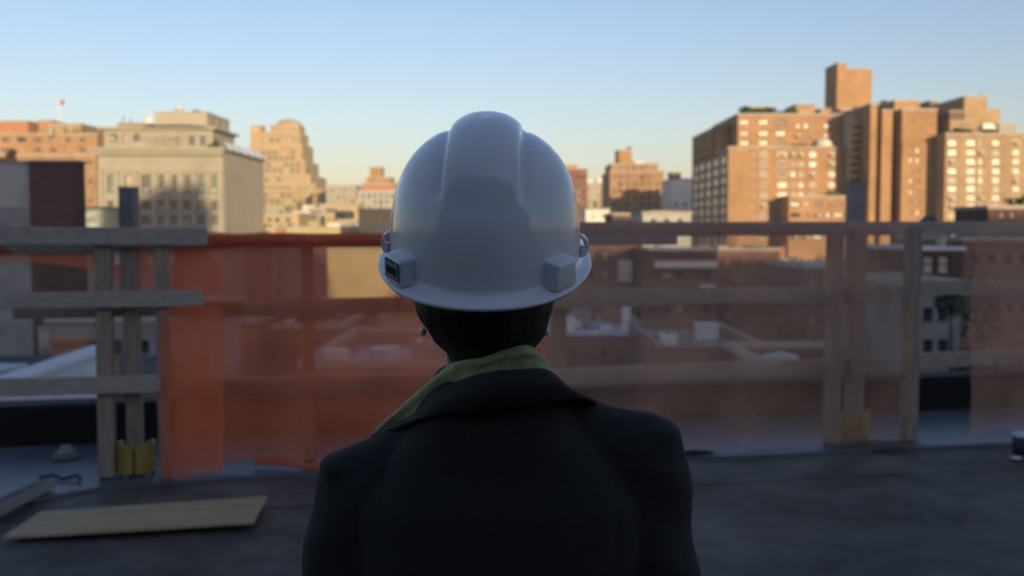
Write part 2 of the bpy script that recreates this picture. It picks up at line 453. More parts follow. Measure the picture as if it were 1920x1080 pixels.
# own building below
d = MB()
c = [(L, BK), (Rr, BK), (e1.x, e1.y), (e0.x, e0.y)]
for i in range(4):
    p, q = c[i], c[(i + 1) % 4]; d.quad((p[0], p[1], GZ), (q[0], q[1], GZ), (q[0], q[1], -0.03), (p[0], p[1], -0.03))
d.quad(*[(p[0], p[1], -0.06) for p in c])
tag(d.build('building_wall', M['brick_brown'], loc=(0, 0, GZ)), None, kind='structure')
# pale flashing strip with a lapped, wavy edge on the roof side
d = MB(); n = 140
for i in range(n):
    for (j, (o0, o1)) in enumerate(((-9, 0.30), (0.30, 0.93))):
        pass
def lap(x): return -0.16 + 0.07 * noise.noise(Vector((x * 0.9, 3.1, 0))) + 0.025 * noise.noise(Vector((x * 4.0, 8.1, 0))) - (0.55 * max(0, min(1, (-2.3 - x) / 1.0)))
xs = lin(-9.0, 9.0, n)
for i in range(n - 1):
    for (o0, o1, za, zb) in ((None, 0.25, 0.010, 0.018), (0.25, 0.95, 0.018, 0.020)):
        A = fp(xs[i], lap(xs[i]) if o0 is None else o0, za); B_ = fp(xs[i + 1], lap(xs[i + 1]) if o0 is None else o0, za)
        C_ = fp(xs[i + 1], o1, zb); D_ = fp(xs[i], o1, zb); d.quad(A, B_, C_, D_)
    A = fp(xs[i], lap(xs[i]), -0.03); B_ = fp(xs[i + 1], lap(xs[i + 1]), -0.03)
    d.quad(A, B_, fp(xs[i + 1], lap(xs[i + 1]), 0.010), fp(xs[i], lap(xs[i]), 0.010))
tag(d.build('roof_flashing', M['deck_pale'], smooth=False), None, kind='structure')
# lapped seams of the membrane sheets
for k in range(4):
    o0 = -.75 - k * 1.7 - .2 * (k % 2)
    d = MB(); xs_ = lin(-9.0, 9.0, 60)
    for i in range(59):
        w0 = .012 * noise.noise(Vector((xs_[i] * 1.3, k, 0))); w1 = .012 * noise.noise(Vector((xs_[i + 1] * 1.3, k, 0)))
        A = fp(xs_[i], o0 + w0); B_ = fp(xs_[i + 1], o0 + w1); C_ = fp(xs_[i + 1], o0 + .11 + w1 * .5); D_ = fp(xs_[i], o0 + .11 + w0 * .5)
        za = dz(A.x, A.y) + .0045; zb = dz(B_.x, B_.y) + .0045
        d.quad((A.x, A.y, za), (B_.x, B_.y, zb), (C_.x, C_.y, zb - .002), (D_.x, D_.y, za - .002))
        d.quad((A.x, A.y, za - .012), (B_.x, B_.y, zb - .012), (B_.x, B_.y, zb), (A.x, A.y, za))
    d.build('membrane_lap', M['deck'], deck)
# black curb at the roof edge
d = MB(); a, b_ = fp(-15.5, 1.08, 0.135), fp(15.5, 1.08, 0.135); d.bar(a, b_, 0.26, 0.31)
curb = tag(bevel(d.build('roof_curb', M['curb_black']), 0.02), None, kind='structure')

# ================================================================== building behind the viewer (casts the roof's shade)
r = random.Random(3)
bk = root('apartment_building', (30, -62, GZ), 'dark brick apartment building behind the viewer, mirrored in the hard hat', 'building')
BK_D = 62.0                     # its distance behind the viewer
BY0, BY1 = -BK_D - 9, -BK_D
_tx, _tz = sd.x / -sd.y, sd.z / -sd.y
def _cx(px, D): return PX(px, D) + (D + BK_D) * _tx
def _cz(z, D): return z + (D + BK_D) * _tz
_h = _cz(0.4, 75)
prof = [(-30, _cx(262, 110), _h)]  # roofline stepped to cast the shadow edges on the facades ahead
for (p0, p1, y) in ((262, 318, 378), (318, 330, 350), (330, 352, 366), (352, 384, 352), (384, 400, 388)):
    prof.append((_cx(p0, 110), _cx(p1, 110), _cz(PZ(y, 110), 110)))
prof += [(_cx(400, 110), _cx(617, 100), _h + .6), (_cx(617, 100), _cx(795, 100), _cz(-6.6, 100)), (_cx(795, 100), 92, _h)]
for i, (a, b_, h) in enumerate(prof):
    ws = {'b': [(x, z, 1.4, 1.7, pane_pick(r, {'glass_dark': 4, 'glass_mid': 2})) for x in lin(a + 2, b_ - 2, max(2, int((b_ - a) / 4))) for z in (-8, -4.8, -1.6, 1.6, 4.8, 8, 11.2, 14.4, 17.6, 20.8, 24) if z < h - 1.5]} 
    block(bk, 'wall', a + 0.002, b_ - 0.002, BY0, BY1, GZ, h, M['brick_brown'], ws)

r = random.Random(4)  # unseen block added behind the viewer to darken the back of the hat
bh = root('hat_shade_block', (0.5, -2.4, 0.0), 'unseen dark brick block added behind the viewer to shade the hard hat', 'rooftop room')
block(bh, 'wall', -7.5, 8.0, -5.6, -2.4, -.01, 3.3, M['brick_dark'], {'b': [(2.6, 1.9, .9, 1.1, 'glass_dark')]}, cop_h=.12)
d = MB(); d.box(-.5, .5, -2.42, -2.36, .05, 2.1); d.build('shade_block_door', M['metal_grey'], bh)

# ================================================================== far and middle buildings
# --- left: orange brick block
r = random.Random(11); D = 150
b = root('brick_building', (PX(60, D), D, GZ), 'wide orange sunlit brick building with stepped top at far left', 'building')
W1 = {'f': grid(r, D, [(10, 16), (40, 17), (70, 12), (98, 10), (125, 10), (150, 9), (170, 8)], [304, 322, 340, 358, 376], 8, {'glass_mid': 3, 'blind_glint_pale': 1, 'glass_dark': 1}, 0.15)}
block(b, 'wall', PX(-90, D), PX(183, D), D, D + 24, GZ, PZ(292, D), M['brick_orange'], W1)
W1 = {'f': grid(r, D + 3, [(-25, 16), (10, 14), (40, 17), (72, 12), (100, 10), (128, 10), (155, 10)], [262, 281], 8, {'glass_mid': 3, 'glass_dark': 1, 'blind_glint_pale': 1}, 0.15)}
block(b, 'upper_wall', PX(-90, D), PX(171, D), D + 3, D + 22, PZ(292, D) - 0.5, PZ(249, D), M['brick_orange'], W1)
block(b, 'penthouse', PX(62, D), PX(124, D), D + 6, D + 18, PZ(249, D) - 0.5, PZ(226, D), M['brick_tan'])
block(b, 'penthouse', PX(-90, D), PX(28, D), D + 5, D + 16, PZ(249, D) - 0.5, PZ(222, D), M['terracotta'])
block(b, 'penthouse', PX(36, D), PX(62, D), D + 7, D + 16, PZ(249, D) - 0.5, PZ(218, D), M['brick_orange'])
d = MB(); d.box(PX(84, D), PX(92, D), D + 2.0, D + 3.0, PZ(252, D), PZ(238, D)); d.build('chimney', M['stone_cream'], b)
d = MB()
for k in range(7): d.tube([P(122 + k * 6, 252, D + 4), P(122 + k * 6, 240 + (k % 3) * 3, D + 4)], 0.12, 6)
d.build('roof_railing', M['metal_dark'], b)
fl = root('flag', P(111, 226, D + 8), 'small red flag on a thin pole above the orange brick building', 'flag')
d = MB(); d.tube([P(111, 227, D + 8), P(111, 186, D + 8)], 0.10, 6); d.build('pole', M['white_paint'], fl)
d = MB()
for k in range(6):
    q = lambda s, v: P(111.5 + 9 * s, 188 + v * 8 + 0.8 * math.sin(s * 5), D + 8 + 0.35 * math.sin(s * 6))
    d.quad(q(k / 6, 1), q((k + 1) / 6, 1), q((k + 1) / 6, 0), q(k / 6, 0))
fc = d.build('cloth', mat('flag_red', (0.55, 0.13, 0.10), 0.8, 0.1, 1), fl)
so = fc.modifiers.new('s', 'SOLIDIFY'); so.thickness = 0.02

# --- left: near dark block in shade
r = random.Random(12); D = 40
b = root('brick_bulkhead', (PX(70, D), D, GZ), 'dark brown shaded block with pale grey panel at far left', 'building')
block(b, 'wall', PX(-80, D), PX(57, D), D + .3, D + 1.0, GZ, PZ(304, D), M['pale_wall'], coping='coping', cop_h=0.08)
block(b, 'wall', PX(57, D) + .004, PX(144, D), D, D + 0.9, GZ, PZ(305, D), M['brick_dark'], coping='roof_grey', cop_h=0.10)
d = MB(); d.box(PX(-80, D), PX(56, D), D + .1, D + .298, GZ, PZ(388, D)); d.build('lower_band', M['concrete'], b)
d = MB(); d.tube([P(6, 302, D + 1), P(6, 296, D + 1)], 0.34, 10); d.tube([P(18, 302, D + 1), P(18, 290, D + 1), P(21, 285, D + 1), P(28, 288, D + 1)], 0.16, 10); d.tube([P(-6, 303, D + 1), P(30, 301, D + 1)], 0.14, 8)
d.build('vent_pipe', M['terracotta'], b, True)

# --- small green glazed house between
D = 92
b = root('greenhouse', (PX(170, D), D, GZ), 'small pale green glazed rooftop room beside the cream building', 'greenhouse')
block(b, 'wall', PX(146, D), PX(193, D), D, D + 5, GZ, PZ(392, D), M['glass_green'], {'f': grid(random.Random(5), D, [(158, 14), (176, 14)], [404, 422], 12, {'glass_green': 1})}, coping='metal_dark', cop_h=0.2, style='white')

# --- cream building with cornice and pilasters
r = random.Random(13); D = 110
b = root('cream_building', (PX(300, D), D, GZ), 'cream stone building with heavy cornice, pilasters and plain taupe side wall', 'building')
x0, x1 = PX(187, D), PX(420, D)
zc = PZ(283, D)
cw = [(207, 12), (240, 13), (276, 22), (303, 12), (328, 12), (352, 13), (378, 13), (403, 12)]
W1 = {'f': grid(r, D, cw, [345], 34, {'glass_mid': 2, 'glass_green': 2, 'blind_glint_pale': 1}) + grid(r, D, cw, [385, 412], 17, {'glass_mid': 2, 'glass_green': 1, 'glass_dark': 1}) + grid(r, D, cw, [452], 22, {'glass_mid': 2, 'glass_dark': 2})}
block(b, 'wall', x0, x1, D, D + 17.7, GZ, zc, M['stone_cream'], W1, coping=None, recess=0.35)
sw = MB(); sw.box(x1 + 0.003, x1 + 0.05, D + 0.25, D + 17.7, GZ, zc - 0.05); sw.build('side_wall', M['stucco_grey'], b)
d = MB(); d.box(x0 - 0.7, x1 + 0.35, D - 0.8, D + 17.9, zc + 0.003, zc + 0.35); d.box(x0 - 0.45, x1 + 0.2, D - 0.5, D - 0.003, zc - 0.45, zc + 0.0); d.build('cornice', M['stone_cream'], b)
d = MB(); d.box(x0, x1 - .2, D - 0.12, D - 0.003, PZ(320, D), PZ(316, D)); d.build('string_course', M['stone_cream'], b)
for px in (192, 222, 258, 291, 316, 340, 365, 391, 415):
    d = MB(); d.box(PX(px - 4, D), PX(px + 4, D), D - 0.32, D - 0.003, GZ, PZ(324, D)); d.box(PX(px - 5.5, D), PX(px + 5.5, D), D - 0.42, D - 0.003, PZ(324, D) + .003, PZ(320.5, D)); d.build('pilaster', M['stone_cream'], b)
# upper loggia storey
Du = D + 5
W1 = {'f': grid(r, Du, [(214, 14), (236, 14), (256, 12)], [258], 14, {'glass_mid': 1, 'blind_glint_pale': 1}) + grid(r, Du, [(283, 8), (296, 8), (309, 8), (322, 8), (335, 8), (360, 11), (380, 11)], [264], 17, {'glass_dark': 2, 'glass_mid': 2})}
block(b, 'upper_wall', PX(199, Du), PX(402, Du), Du, Du + 9, zc, PZ(243, Du), M['stone_cream'], W1, coping='coping', cop_h=0.3, proud=0.5)
for px in (276.5, 289.5, 302.5, 315.5, 328.5, 341.5):
    d = MB(); d.lathe((PX(px, Du), Du - 0.5, zc + 0.36), [(0.24, 0), (0.18, 0.15), (0.16, 1.5), (0.25, 1.65)], 10); d.build('column', M['stone_cream'], b, True)
d = MB(); za = PZ(243, Du) + 0.304
d.v += [(PX(275, Du), Du - 1, za), (PX(395, Du), Du - 1, za), (PX(395, Du), Du + 5, za), (PX(275, Du), Du + 5, za), (PX(300, Du), Du + 1.5, za + 0.45), (PX(345, Du), Du + 1.5, za + 0.45)]
d.f += [(0, 1, 5, 4), (1, 2, 5), (2, 3, 4, 5), (3, 0, 4), (3, 2, 1, 0)]
d.build('hipped_roof', M['roof_grey'], b)
block(b, 'penthouse', PX(212, Du), PX(276, Du) - .3, Du + 2, Du + 8, PZ(243, Du), PZ(229, Du), M['brick_tan'], coping='coping', cop_h=.15)
d = MB(); d.lathe((PX(266, Du), Du + 3, PZ(229, Du) + .15), [(0.6, 0), (0.6, .5), (0.1, 1.0)], 10); d.build('roof_vent', M['white_paint'], b)
for k, px in enumerate((231, 245)):
    d = MB(); d.tube([P(px, 230, Du + 3), P(px, 217 + k * 5, Du + 3)], 0.06, 6); d.build('antenna', M['metal_dark'], b)
Dg = D + 11
W1 = {'r': sgrid(r, [Dg + 3, Dg + 6], [PZ(225, Dg)], 1.2, 1.1, {'glass_mid': 1})}
block(b, 'plant_room', PX(295, Dg), PX(392, Dg), Dg, Dg + 9.5, PZ(275, Dg), PZ(212, Dg), M['stucco_grey'], W1, coping='coping', cop_h=0.15)
d = MB(); d.lathe((PX(330, Dg), Dg + 2, PZ(212, Dg) + .15), [(0.45, 0), (0.45, .6), (0.6, .62), (0.1, 1.0)], 10); d.build('roof_vent', M['white_paint'], b, True)
planting(b, PX(356, Dg), PX(372, Dg), Dg + 2, PZ(212, Dg), 0.7, r, 120, 0.16)
# sloping rooflight along the side parapet; its white colour paints the glass glints
for k in range(5):
    y = D + 1.4 + k * 3.2
    d = MB(); d.bar((x1 + 0.2, y, zc + 0.65), (x1 + 0.2, y + 2.6, zc + 0.65), 1.1, 0.1, Vector((0.75, -0.55, 0.55)))
    d.build('rooflight', M['blind_glint_white'], b)
planting(b, PX(394, D + 3), PX(412, D + 3), D + 3, zc + .3, 1.0, r, 200, 0.2)

# --- dark flue in front of the cream building
D = 45
b = root('chimney_stack', (PX(236, D), D, GZ), 'square dark grey chimney stack in front of the cream building', 'chimney')
block(b, 'shaft', PX(223, D), PX(250, D), D, D + .8, GZ, PZ(352, D), M['metal_grey'], coping='metal_dark', cop_h=0.06, proud=0.02)

# --- golden stepped tower far away
r = random.Random(14); D = 350
b = root('stepped_tower', (PX(520, D), D, GZ), 'tall golden stepped apartment tower with rounded top, far left skyline', 'tower')
tiers = [(436, 603, 357, GZ), (446, 590, 346, 357), (449, 577, 328, 346), (452, 564, 300, 328), (454, 555, 266, 300), (470, 548, 243, 266), (486, 543, 226, 243)]
for k, (a, c, t, bt) in enumerate(tiers):
    Dk = D + k * 3
    z0 = GZ if bt == GZ else PZ(bt, D) - 0.4
    rows = [y for y in range(t + 9, (bt if bt != GZ else 425), 11)]
    cols = [(x, 5.5) for x in range(a + 7, c - 4, 11)]
    W1 = {'f': [(PX(px, Dk, py), PZ(py, Dk), 1.2, 1.5, pane_pick(r, {'glass_mid': 5, 'blind_glint_pale': 2})) for (px, _) in cols for py in rows if r.random() < 0.8]}  # pale panes stand in for the sun glints on the tower
    block(b, 'wall', PX(a, D), PX(c, D), Dk, D + 40 - k * 2, z0, PZ(t, D), M['brick_gold'], W1, cop_h=0.5)
d = MB(); d.lathe((PX(514, D), D + 26, PZ(226, D)), [(5.0, 0), (5.0, 0.8), (4.2, 2.0), (2.8, 2.8), (1.0, 3.2)], 16); d.build('dome', M['brick_gold'], b, True)
block(b, 'turret', PX(453, D), PX(474, D), D + 14, D + 20, PZ(266, D), PZ(229, D), M['brick_gold'], cop_h=.4)

# --- jumble of low lit buildings under the tower
def small(name, label, px0, px1, pt, D, dep, m, wins=(), roof=None, cat='building', cop='coping', group=None, seed=1, wts=STD, zb=GZ, cop_h=0.25, wh=10, ww=9):
    rr = random.Random(seed)
    o = root(name, (PX((px0 + px1) / 2, D), D, zb), label, cat, group)
    if roof and pt > 440:
        zr_ = PZ(pt, D) - .55
        clutter(o, PX(px0, D) + 1.2, PX(px1, D) - 1.2, D + 1.5, D + dep - 1.2, zr_, max(3, int((PX(px1, D) - PX(px0, D)) * .8)), seed * 7, .8 if D < 60 else 1.1)
    W = {'f': grid(rr, D, [(x, ww) for x in wins[0]], wins[1], wh, wts)} if wins else None
    block(o, 'wall', PX(px0, D), PX(px1, D), D, D + dep, zb, PZ(pt, D), M[m], W, coping=cop, roof=roof, cop_h=cop_h)
    return o
small('far_building', 'distant pale cream block on the skyline right of the stepped tower', 612, 668, 348, 320, 20, 'stone_cream', ([622, 634, 646, 658], [358, 370, 382]), seed=2, wts={'blind_glint_pale': 1, 'glass_mid': 2}, wh=5, ww=5)
small('far_building', 'distant tan block with a notch, touching the stepped tower', 588, 622, 356, 335, 16, 'brick_tan', ([596, 606, 614], [365, 377]), seed=3, wh=5, ww=5)
small('row_house', 'low ochre house below the distant tan block', 598, 672, 384, 230, 16, 'stucco_ochre', ([612, 630, 655], [392, 402]), seed=4, wh=5, ww=6)
o = small('row_house', 'low cream house right of the taupe wall, under the stepped tower', 486, 560, 402, 150, 14, 'stucco_ochre', ([505, 520, 540], [412, 424]), seed=5, wh=6)
small('row_house', 'small bright white house under the stepped tower', 548, 582, 397, 165, 10, 'white_wall', ([557, 570], [408, 420]), seed=6, wh=6, ww=5)
small('row_house', 'narrow cream house with dark recess left of the dark round tank', 577, 612, 392, 175, 10, 'stone_cream', ([586], [404, 418]), seed=7, wh=7, ww=5)
small('rooftop_room', 'little white rooftop box catching the sun below the far blocks', 568, 590, 386, 200, 6, 'white_wall', (), seed=8, cat='rooftop room')
b = small('long_warehouse', 'long low ochre building just above the rail beside the hat', 416, 745, 428, 128, 24, 'stucco_ochre', (range(450, 740, 24), [446, 462]), roof='roof_grey', seed=9, wh=8)
D = 128
for (a, c, t, m) in ((440, 470, 420, 'metal_dark'), (495, 520, 417, 'stone_cream'), (560, 580, 414, 'stucco_ochre'), (598, 622, 418, 'white_wall'), (700, 728, 416, 'stone_cream')):
    q = MB(); q.box(PX(a, D), PX(c, D), D + 6, D + 9, PZ(430, D), PZ(t, D)); bevel(q.build('roof_box', M[m], b), 0.05)
D = 155
b = root('water_tank', P(646, 412, D), 'dark horizontal water tank on a roof left of the hat', 'tank')
d = MB(); d.tube([P(629, 403, D), P(631, 403, D), P(662, 403, D), P(664, 403, D)], [0.35, 0.62, 0.62, 0.35], 16); d.build('drum', M['metal_dark'], b, True)
d = MB()
for px in (636, 657): d.box(PX(px - 1.5, D), PX(px + 1.5, D), D - .4, D + .4, PZ(428, D), PZ(409, D))
d.build('cradle', M['metal_grey'], b)
# orange topped tower next to the hat
r = random.Random(15); D = 240
b = root('brick_tower', (PX(705, D), D, GZ), 'small brick tower with orange stepped crown left of the hat', 'tower')
block(b, 'wall', PX(672, D), PX(748, D), D, D + 16, GZ, PZ(358, D), M['pale_wall'], {'f': grid(r, D, [(681, 6), (692, 6), (703, 6), (714, 6), (725, 6), (736, 6)], [367, 379, 390], 9, {'glass_green': 2, 'glass_mid': 2, 'blind_glint_pale': 1})})
block(b, 'crown', PX(677, D), PX(740, D), D + 2, D + 14, PZ(358, D), PZ(345, D), M['terracotta'], cop_h=.4)
block(b, 'crown', PX(684, D), PX(730, D), D + 3, D + 12, PZ(345, D), PZ(333, D), M['brick_orange'], cop_h=.3)
block(b, 'chimney', PX(690, D), PX(712, D), D + 4, D + 9, PZ(333, D), PZ(313, D), M['brick_orange'], cop_h=.3)
D = 118
b = small('dark_pavilion', 'black glazed rooftop pavilion just left of the hat', 672, 760, 395, D, 6, 'metal_dark', ([680, 692, 704, 716, 728], [410]), seed=16, cat='pavilion', cop='metal_dark', wts={'glass_dark': 4, 'glass_mid': 1}, wh=18, ww=9)

# --- right of the hat
r = random.Random(17); D = 170
b = root('brick_building', (PX(1060, D), D, GZ), 'brown brick block half hidden by the right side of the hat', 'building')
block(b, 'wall', PX(1010, D), PX(1101, D), D, D + 14, GZ, PZ(318, D), M['brick_red'], {'f': grid(r, D, [(1072, 6), (1084, 6), (1094, 5)], [332, 346, 360, 374, 388, 402], 7, {'glass_dark': 2, 'glass_mid': 1})})
block(b, 'penthouse', PX(1050, D), PX(1084, D), D + 3, D + 9, PZ(318, D), PZ(309, D), M['terracotta'], cop_h=.2)
b = small('far_building', 'distant pale block beside the hat with ragged roofline', 1097, 1150, 344, 330, 20, 'stone_cream', ([1104, 1114, 1124, 1134], [354, 366, 378, 390]), seed=18, wts={'blind_glint_pale': 1, 'glass_mid': 2}, wh=5, ww=5)
D = 330
for (a, c, t) in ((1100, 1112, 337), (1120, 1131, 333), (1138, 1147, 339)):
    q = MB(); q.box(PX(a, D), PX(c, D), D + 2, D + 8, PZ(345, D), PZ(t, D)); q.build('roof_box', M['white_wall'], b)
small('white_shed', 'bright white sunlit low roof room right of the hat', 1098, 1143, 394, 132, 8, 'white_wall', ([1112, 1130], [406]), seed=19, cat='rooftop room', wts={'blind_glint_white': 1}, wh=6, ww=7)
r = random.Random(20); D = 200
b = root('brick_building', (PX(1195, D), D, GZ), 'orange brick building with square roof tower, in the gap right of the hat', 'building')
cc = [(1152, 6), (1164, 6), (1176, 6), (1190, 8), (1204, 8), (1218, 6), (1232, 6)]
block(b, 'wall', PX(1143, D), PX(1244, D), D, D + 18, GZ, PZ(322, D), M['brick_orange'], {'f': grid(r, D, cc, range(332, 420, 13), 7, {'glass_dark': 2, 'glass_mid': 2, 'blind_glint_pale': 1})})
block(b, 'upper_wall', PX(1147, D), PX(1236, D), D + 2, D + 15, PZ(322, D), PZ(307, D), M['brick_orange'], {'f': grid(r, D + 2, cc[1:-1], [315], 7, {'glass_mid': 2, 'blind_glint_pale': 1})})
block(b, 'tower', PX(1163, D), PX(1188, D), D + 4, D + 11, PZ(307, D), PZ(280, D), M['brick_orange'], cop_h=.3)
d = MB(); d.box(PX(1181, D), PX(1187, D), D + 4.5, D + 6, PZ(280, D), PZ(271, D)); d.build('chimney', M['brick_brown'], b)
block(b, 'penthouse', PX(1194, D), PX(1214, D), D + 5, D + 10, PZ(307, D), PZ(299, D), M['white_wall'], cop_h=.1)
r = random.Random(21); D = 180
b = root('white_building', (PX(1275, D), D, GZ), 'slim white building with dark roof box beside the big brick block', 'building')
block(b, 'wall', PX(1259, D), PX(1300, D), D, D + 12, GZ, PZ(337, D), M['white_wall'], {'f': grid(r, D, [(1268, 5), (1284, 5)], [384, 398], 7, {'glass_dark': 1, 'glass_mid': 1})})
block(b, 'roof_box', PX(1258, D) + .3, PX(1279, D), D + 2, D + 6, PZ(337, D), PZ(323, D), M['brick_brown'], cop_h=.2)
b = small('low_building', 'low grey shaded roof below the slim white building', 1205, 1296, 402, 84, 8, 'pale_wall', ([1225, 1250, 1275], [414, 430]), roof='roof_grey', seed=22, wts={'glass_dark': 1, 'glass_mid': 2}, wh=7)
D = 84
d = MB(); d.box(PX(1225, D), PX(1262, D), D + 2, D + 4, PZ(402, D), PZ(394, D)); d.build('roof_box', M['concrete'], b)
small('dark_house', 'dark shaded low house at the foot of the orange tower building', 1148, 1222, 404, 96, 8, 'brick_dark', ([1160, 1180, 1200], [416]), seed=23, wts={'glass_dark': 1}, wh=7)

# --- the big brick building on the right
r = random.Random(24); D = 130
b = root('brick_apartment_block', (PX(1475, D), D, GZ), 'large orange brick apartment block with white windows and shaded left side', 'building')
HOT = {'blind_glint_white': 4, 'blind_glint_pale': 3, 'glass_mid': 2, 'glass_dark': 3}
lowc = [(1432, 13), (1467, 17), (1487, 8), (1502, 8), (1524, 12), (1560, 12)]
zl = PZ(278, D)
W1 = {'f': grid(r, D, lowc, [290, 308, 327, 347, 366, 386, 405, 425, 445], 9, HOT) + grid(r, D, [(1412, 4)], [290, 308, 327, 347, 366, 386, 405], 6, {'glass_dark': 1}),
      'l': sgrid(r, lin(D + 3, D + 23, 5), [zl - 1.4 - 1.33 * k for k in range(11)], 2.6, 0.95, {'glass_mid': 1, 'blind_glint_pale': 3, 'blind_glint_white': 4})}
block(b, 'wall', PX(1364, D), PX(1587, D), D, D + 26, GZ, zl, M['brick_orange'], W1, recess=0.1, style='white')
Dq = D + 1.5
zt = PZ(216, Dq)
W1 = {'f': grid(r, Dq, [(1396, 16), (1432, 17), (1464, 18)], [229, 250, 268], 9, {'blind_glint_white': 4, 'blind_glint_pale': 1, 'glass_mid': 1}) + grid(r, Dq, [(1497, 9), (1512, 9), (1552, 13)], [236, 254], 9, HOT),
      'l': sgrid(r, lin(D + 4, D + 16, 3), [zt - 1.6, zt - 2.9], 1.5, 0.8, {'glass_mid': 1, 'blind_glint_pale': 2})}
block(b, 'upper_wall', PX(1381, Dq), PX(1578, Dq), Dq, D + 18, zl, zt, M['brick_orange'], W1)
block(b, 'rear_wall', PX(1381, Dq) - 1.9, PX(1381, Dq) - .01, D + 9, D + 24, zl, PZ(230, D), M['brick_orange'], {'l': sgrid(r, lin(D + 11, D + 22, 4), [zl + 1.0, zl + 2.3], 1.3, .8, {'glass_mid': 1})})
block(b, 'pier', PX(1352, D + 6) - .5, PX(1364, D + 6), D + 6.2, D + 8.6, zl, PZ(226, D), M['brick_orange'], cop_h=.3)
block(b, 'base_wing', PX(1478, D - 4), PX(1594, D - 4), D - 4, D - .004, GZ, PZ(370, D - 4), M['brick_orange'], {'f': grid(r, D - 4, [(1491, 17), (1513, 6), (1533, 16), (1553, 6), (1572, 16)], [383, 403, 424, 445], 9, HOT)})
planting(b, PX(1545, D - 3), PX(1588, D - 3), D - 3, PZ(370, D - 4), 0.7, r, 160, 0.2)
planting(b, PX(1383, D + 3), PX(1450, D + 3), D + 2.6, zt + .2, 0.9, r, 420, 0.24)
planting(b, PX(1452, D + 3), PX(1490, D + 3), D + 2.6, zt + .2, 0.6, r, 240, 0.22)
planting(b, PX(1485, D + .6), PX(1575, D + .6), D + .7, zl + .1, 0.45, r, 200, 0.18)
block(b, 'bulkhead', PX(1489, D + 5), PX(1525, D + 5), D + 5, D + 10, zt, PZ(197, D + 5), M['brick_tan'], cop_h=.15)
block(b, 'bulkhead', PX(1534, D + 4), PX(1554, D + 4), D + 4, D + 8, zt, PZ(205, D + 4), M['brick_orange'], cop_h=.15)
block(b, 'bulkhead', PX(1400, D + 8), PX(1446, D + 8), D + 8, D + 13, zt, PZ(202, D + 8), M['terracotta'], cop_h=.15)
d = MB(); d.lathe((PX(1541, D + .7), D + .72, zl + .25), [(1.15, 0), (1.12, .3), (0.95, .7), (0.6, 1.0), (0.15, 1.15)], 16); d.build('awning_dome', M['blind_glint_white'], b, True)

r = random.Random(25); D = 172
b = root('brick_tower', (PX(1595, D), D, GZ), 'tallest brown brick water tower block rising above the big brick building', 'tower')
block(b, 'wall', PX(1580, D), PX(1629, D), D, D + 6.2, GZ, PZ(131, D), M['brick_brown'] if False else M['brick_orange'], cop_h=.3)
block(b, 'shaft', PX(1563, D), PX(1580, D) - .004, D - .4, D + 6.2, GZ, PZ(121, D), M['brick_orange'], {'f': grid(r, D, [(1571, 9)], [170, 190], 5, {'blind_glint_pale': 1})}, cop_h=.3)

r = random.Random(26); D = 124
b = root('brick_tower_block', (PX(1690, D), D, GZ), 'brick block with tall projecting piers and dark recesses between them', 'building')
Dr = D + 10
block(b, 'recessed_wall', PX(1572, Dr), PX(1770, Dr), Dr, Dr + 12, GZ, PZ(207, Dr), M['brick_red'], {'f': grid(r, Dr, [(1645, 6), (1675, 5)], range(225, 415, 16), 8, {'glass_mid': 1, 'glass_dark': 2})})
zz = lambda y: PZ(y, D)
block(b, 'balcony_bay', PX(1593, D + 4), PX(1612, D + 4), D + 4, Dr - .01, GZ, PZ(216, D + 4), M['stone_cream'], cop_h=.2)
for k in range(9):
    y = 226 + k * 14
    d = MB(); d.box(PX(1597, D + 3), PX(1616, D + 3), D + 2.6, D + 3.99, PZ(y + 9, D + 3), PZ(y + 4, D + 3)); d.build('balcony', M['brick_tan'], b)
for (a, c, t, dd) in ((1628, 1640, 197, 0), (1650, 1669, 209, 0), (1612, 1622, 205, 5)):
    block(b, 'pier', PX(a, D + dd), PX(c, D + dd), D + dd, Dr - .01, GZ, PZ(t, D + dd), M['brick_orange'], cop_h=.25)
block(b, 'wall', PX(1681, D), PX(1745, D), D - 1, Dr - .01, PZ(267, D) + .003, PZ(209, D), M['brick_orange'], cop_h=.25)
block(b, 'wall', PX(1681, D), PX(1763, D), D - 1.2, Dr - .01, GZ, PZ(267, D), M['brick_orange'], {'f': grid(r, D - 1.2, [(1708, 6), (1721, 9)], [282, 301, 321, 340, 360, 379, 399], 8, {'blind_glint_pale': 3, 'glass_mid': 2, 'glass_dark': 1})}, coping=None)
block(b, 'bulkhead', PX(1672, D + 4), PX(1719, D + 4), D + 4, Dr - .5, PZ(210, D), PZ(191, D + 4), M['brick_orange'], cop_h=.25)
planting(b, PX(1632, Dr), PX(1668, Dr), Dr + 1, PZ(207, Dr), 1.2, r, 260, 0.25)
planting(b, PX(1598, Dr), PX(1625, Dr), Dr + 1, PZ(207, Dr), 0.8, r, 160, 0.25)
small('brick_shaft', 'narrow dark brick shaft between the two right-hand brick blocks', 1738, 1753, 191, 152, 5, 'brick_brown', (), seed=27, cat='tower')
small('link_block', 'dark shaded link between the right-hand brick blocks', 1753, 1790, 230, 148, 8, 'brick_dark', ([1760, 1771], [242, 256, 270]), seed=271, wts={'glass_mid': 1, 'glass_dark': 1}, wh=6, ww=6)

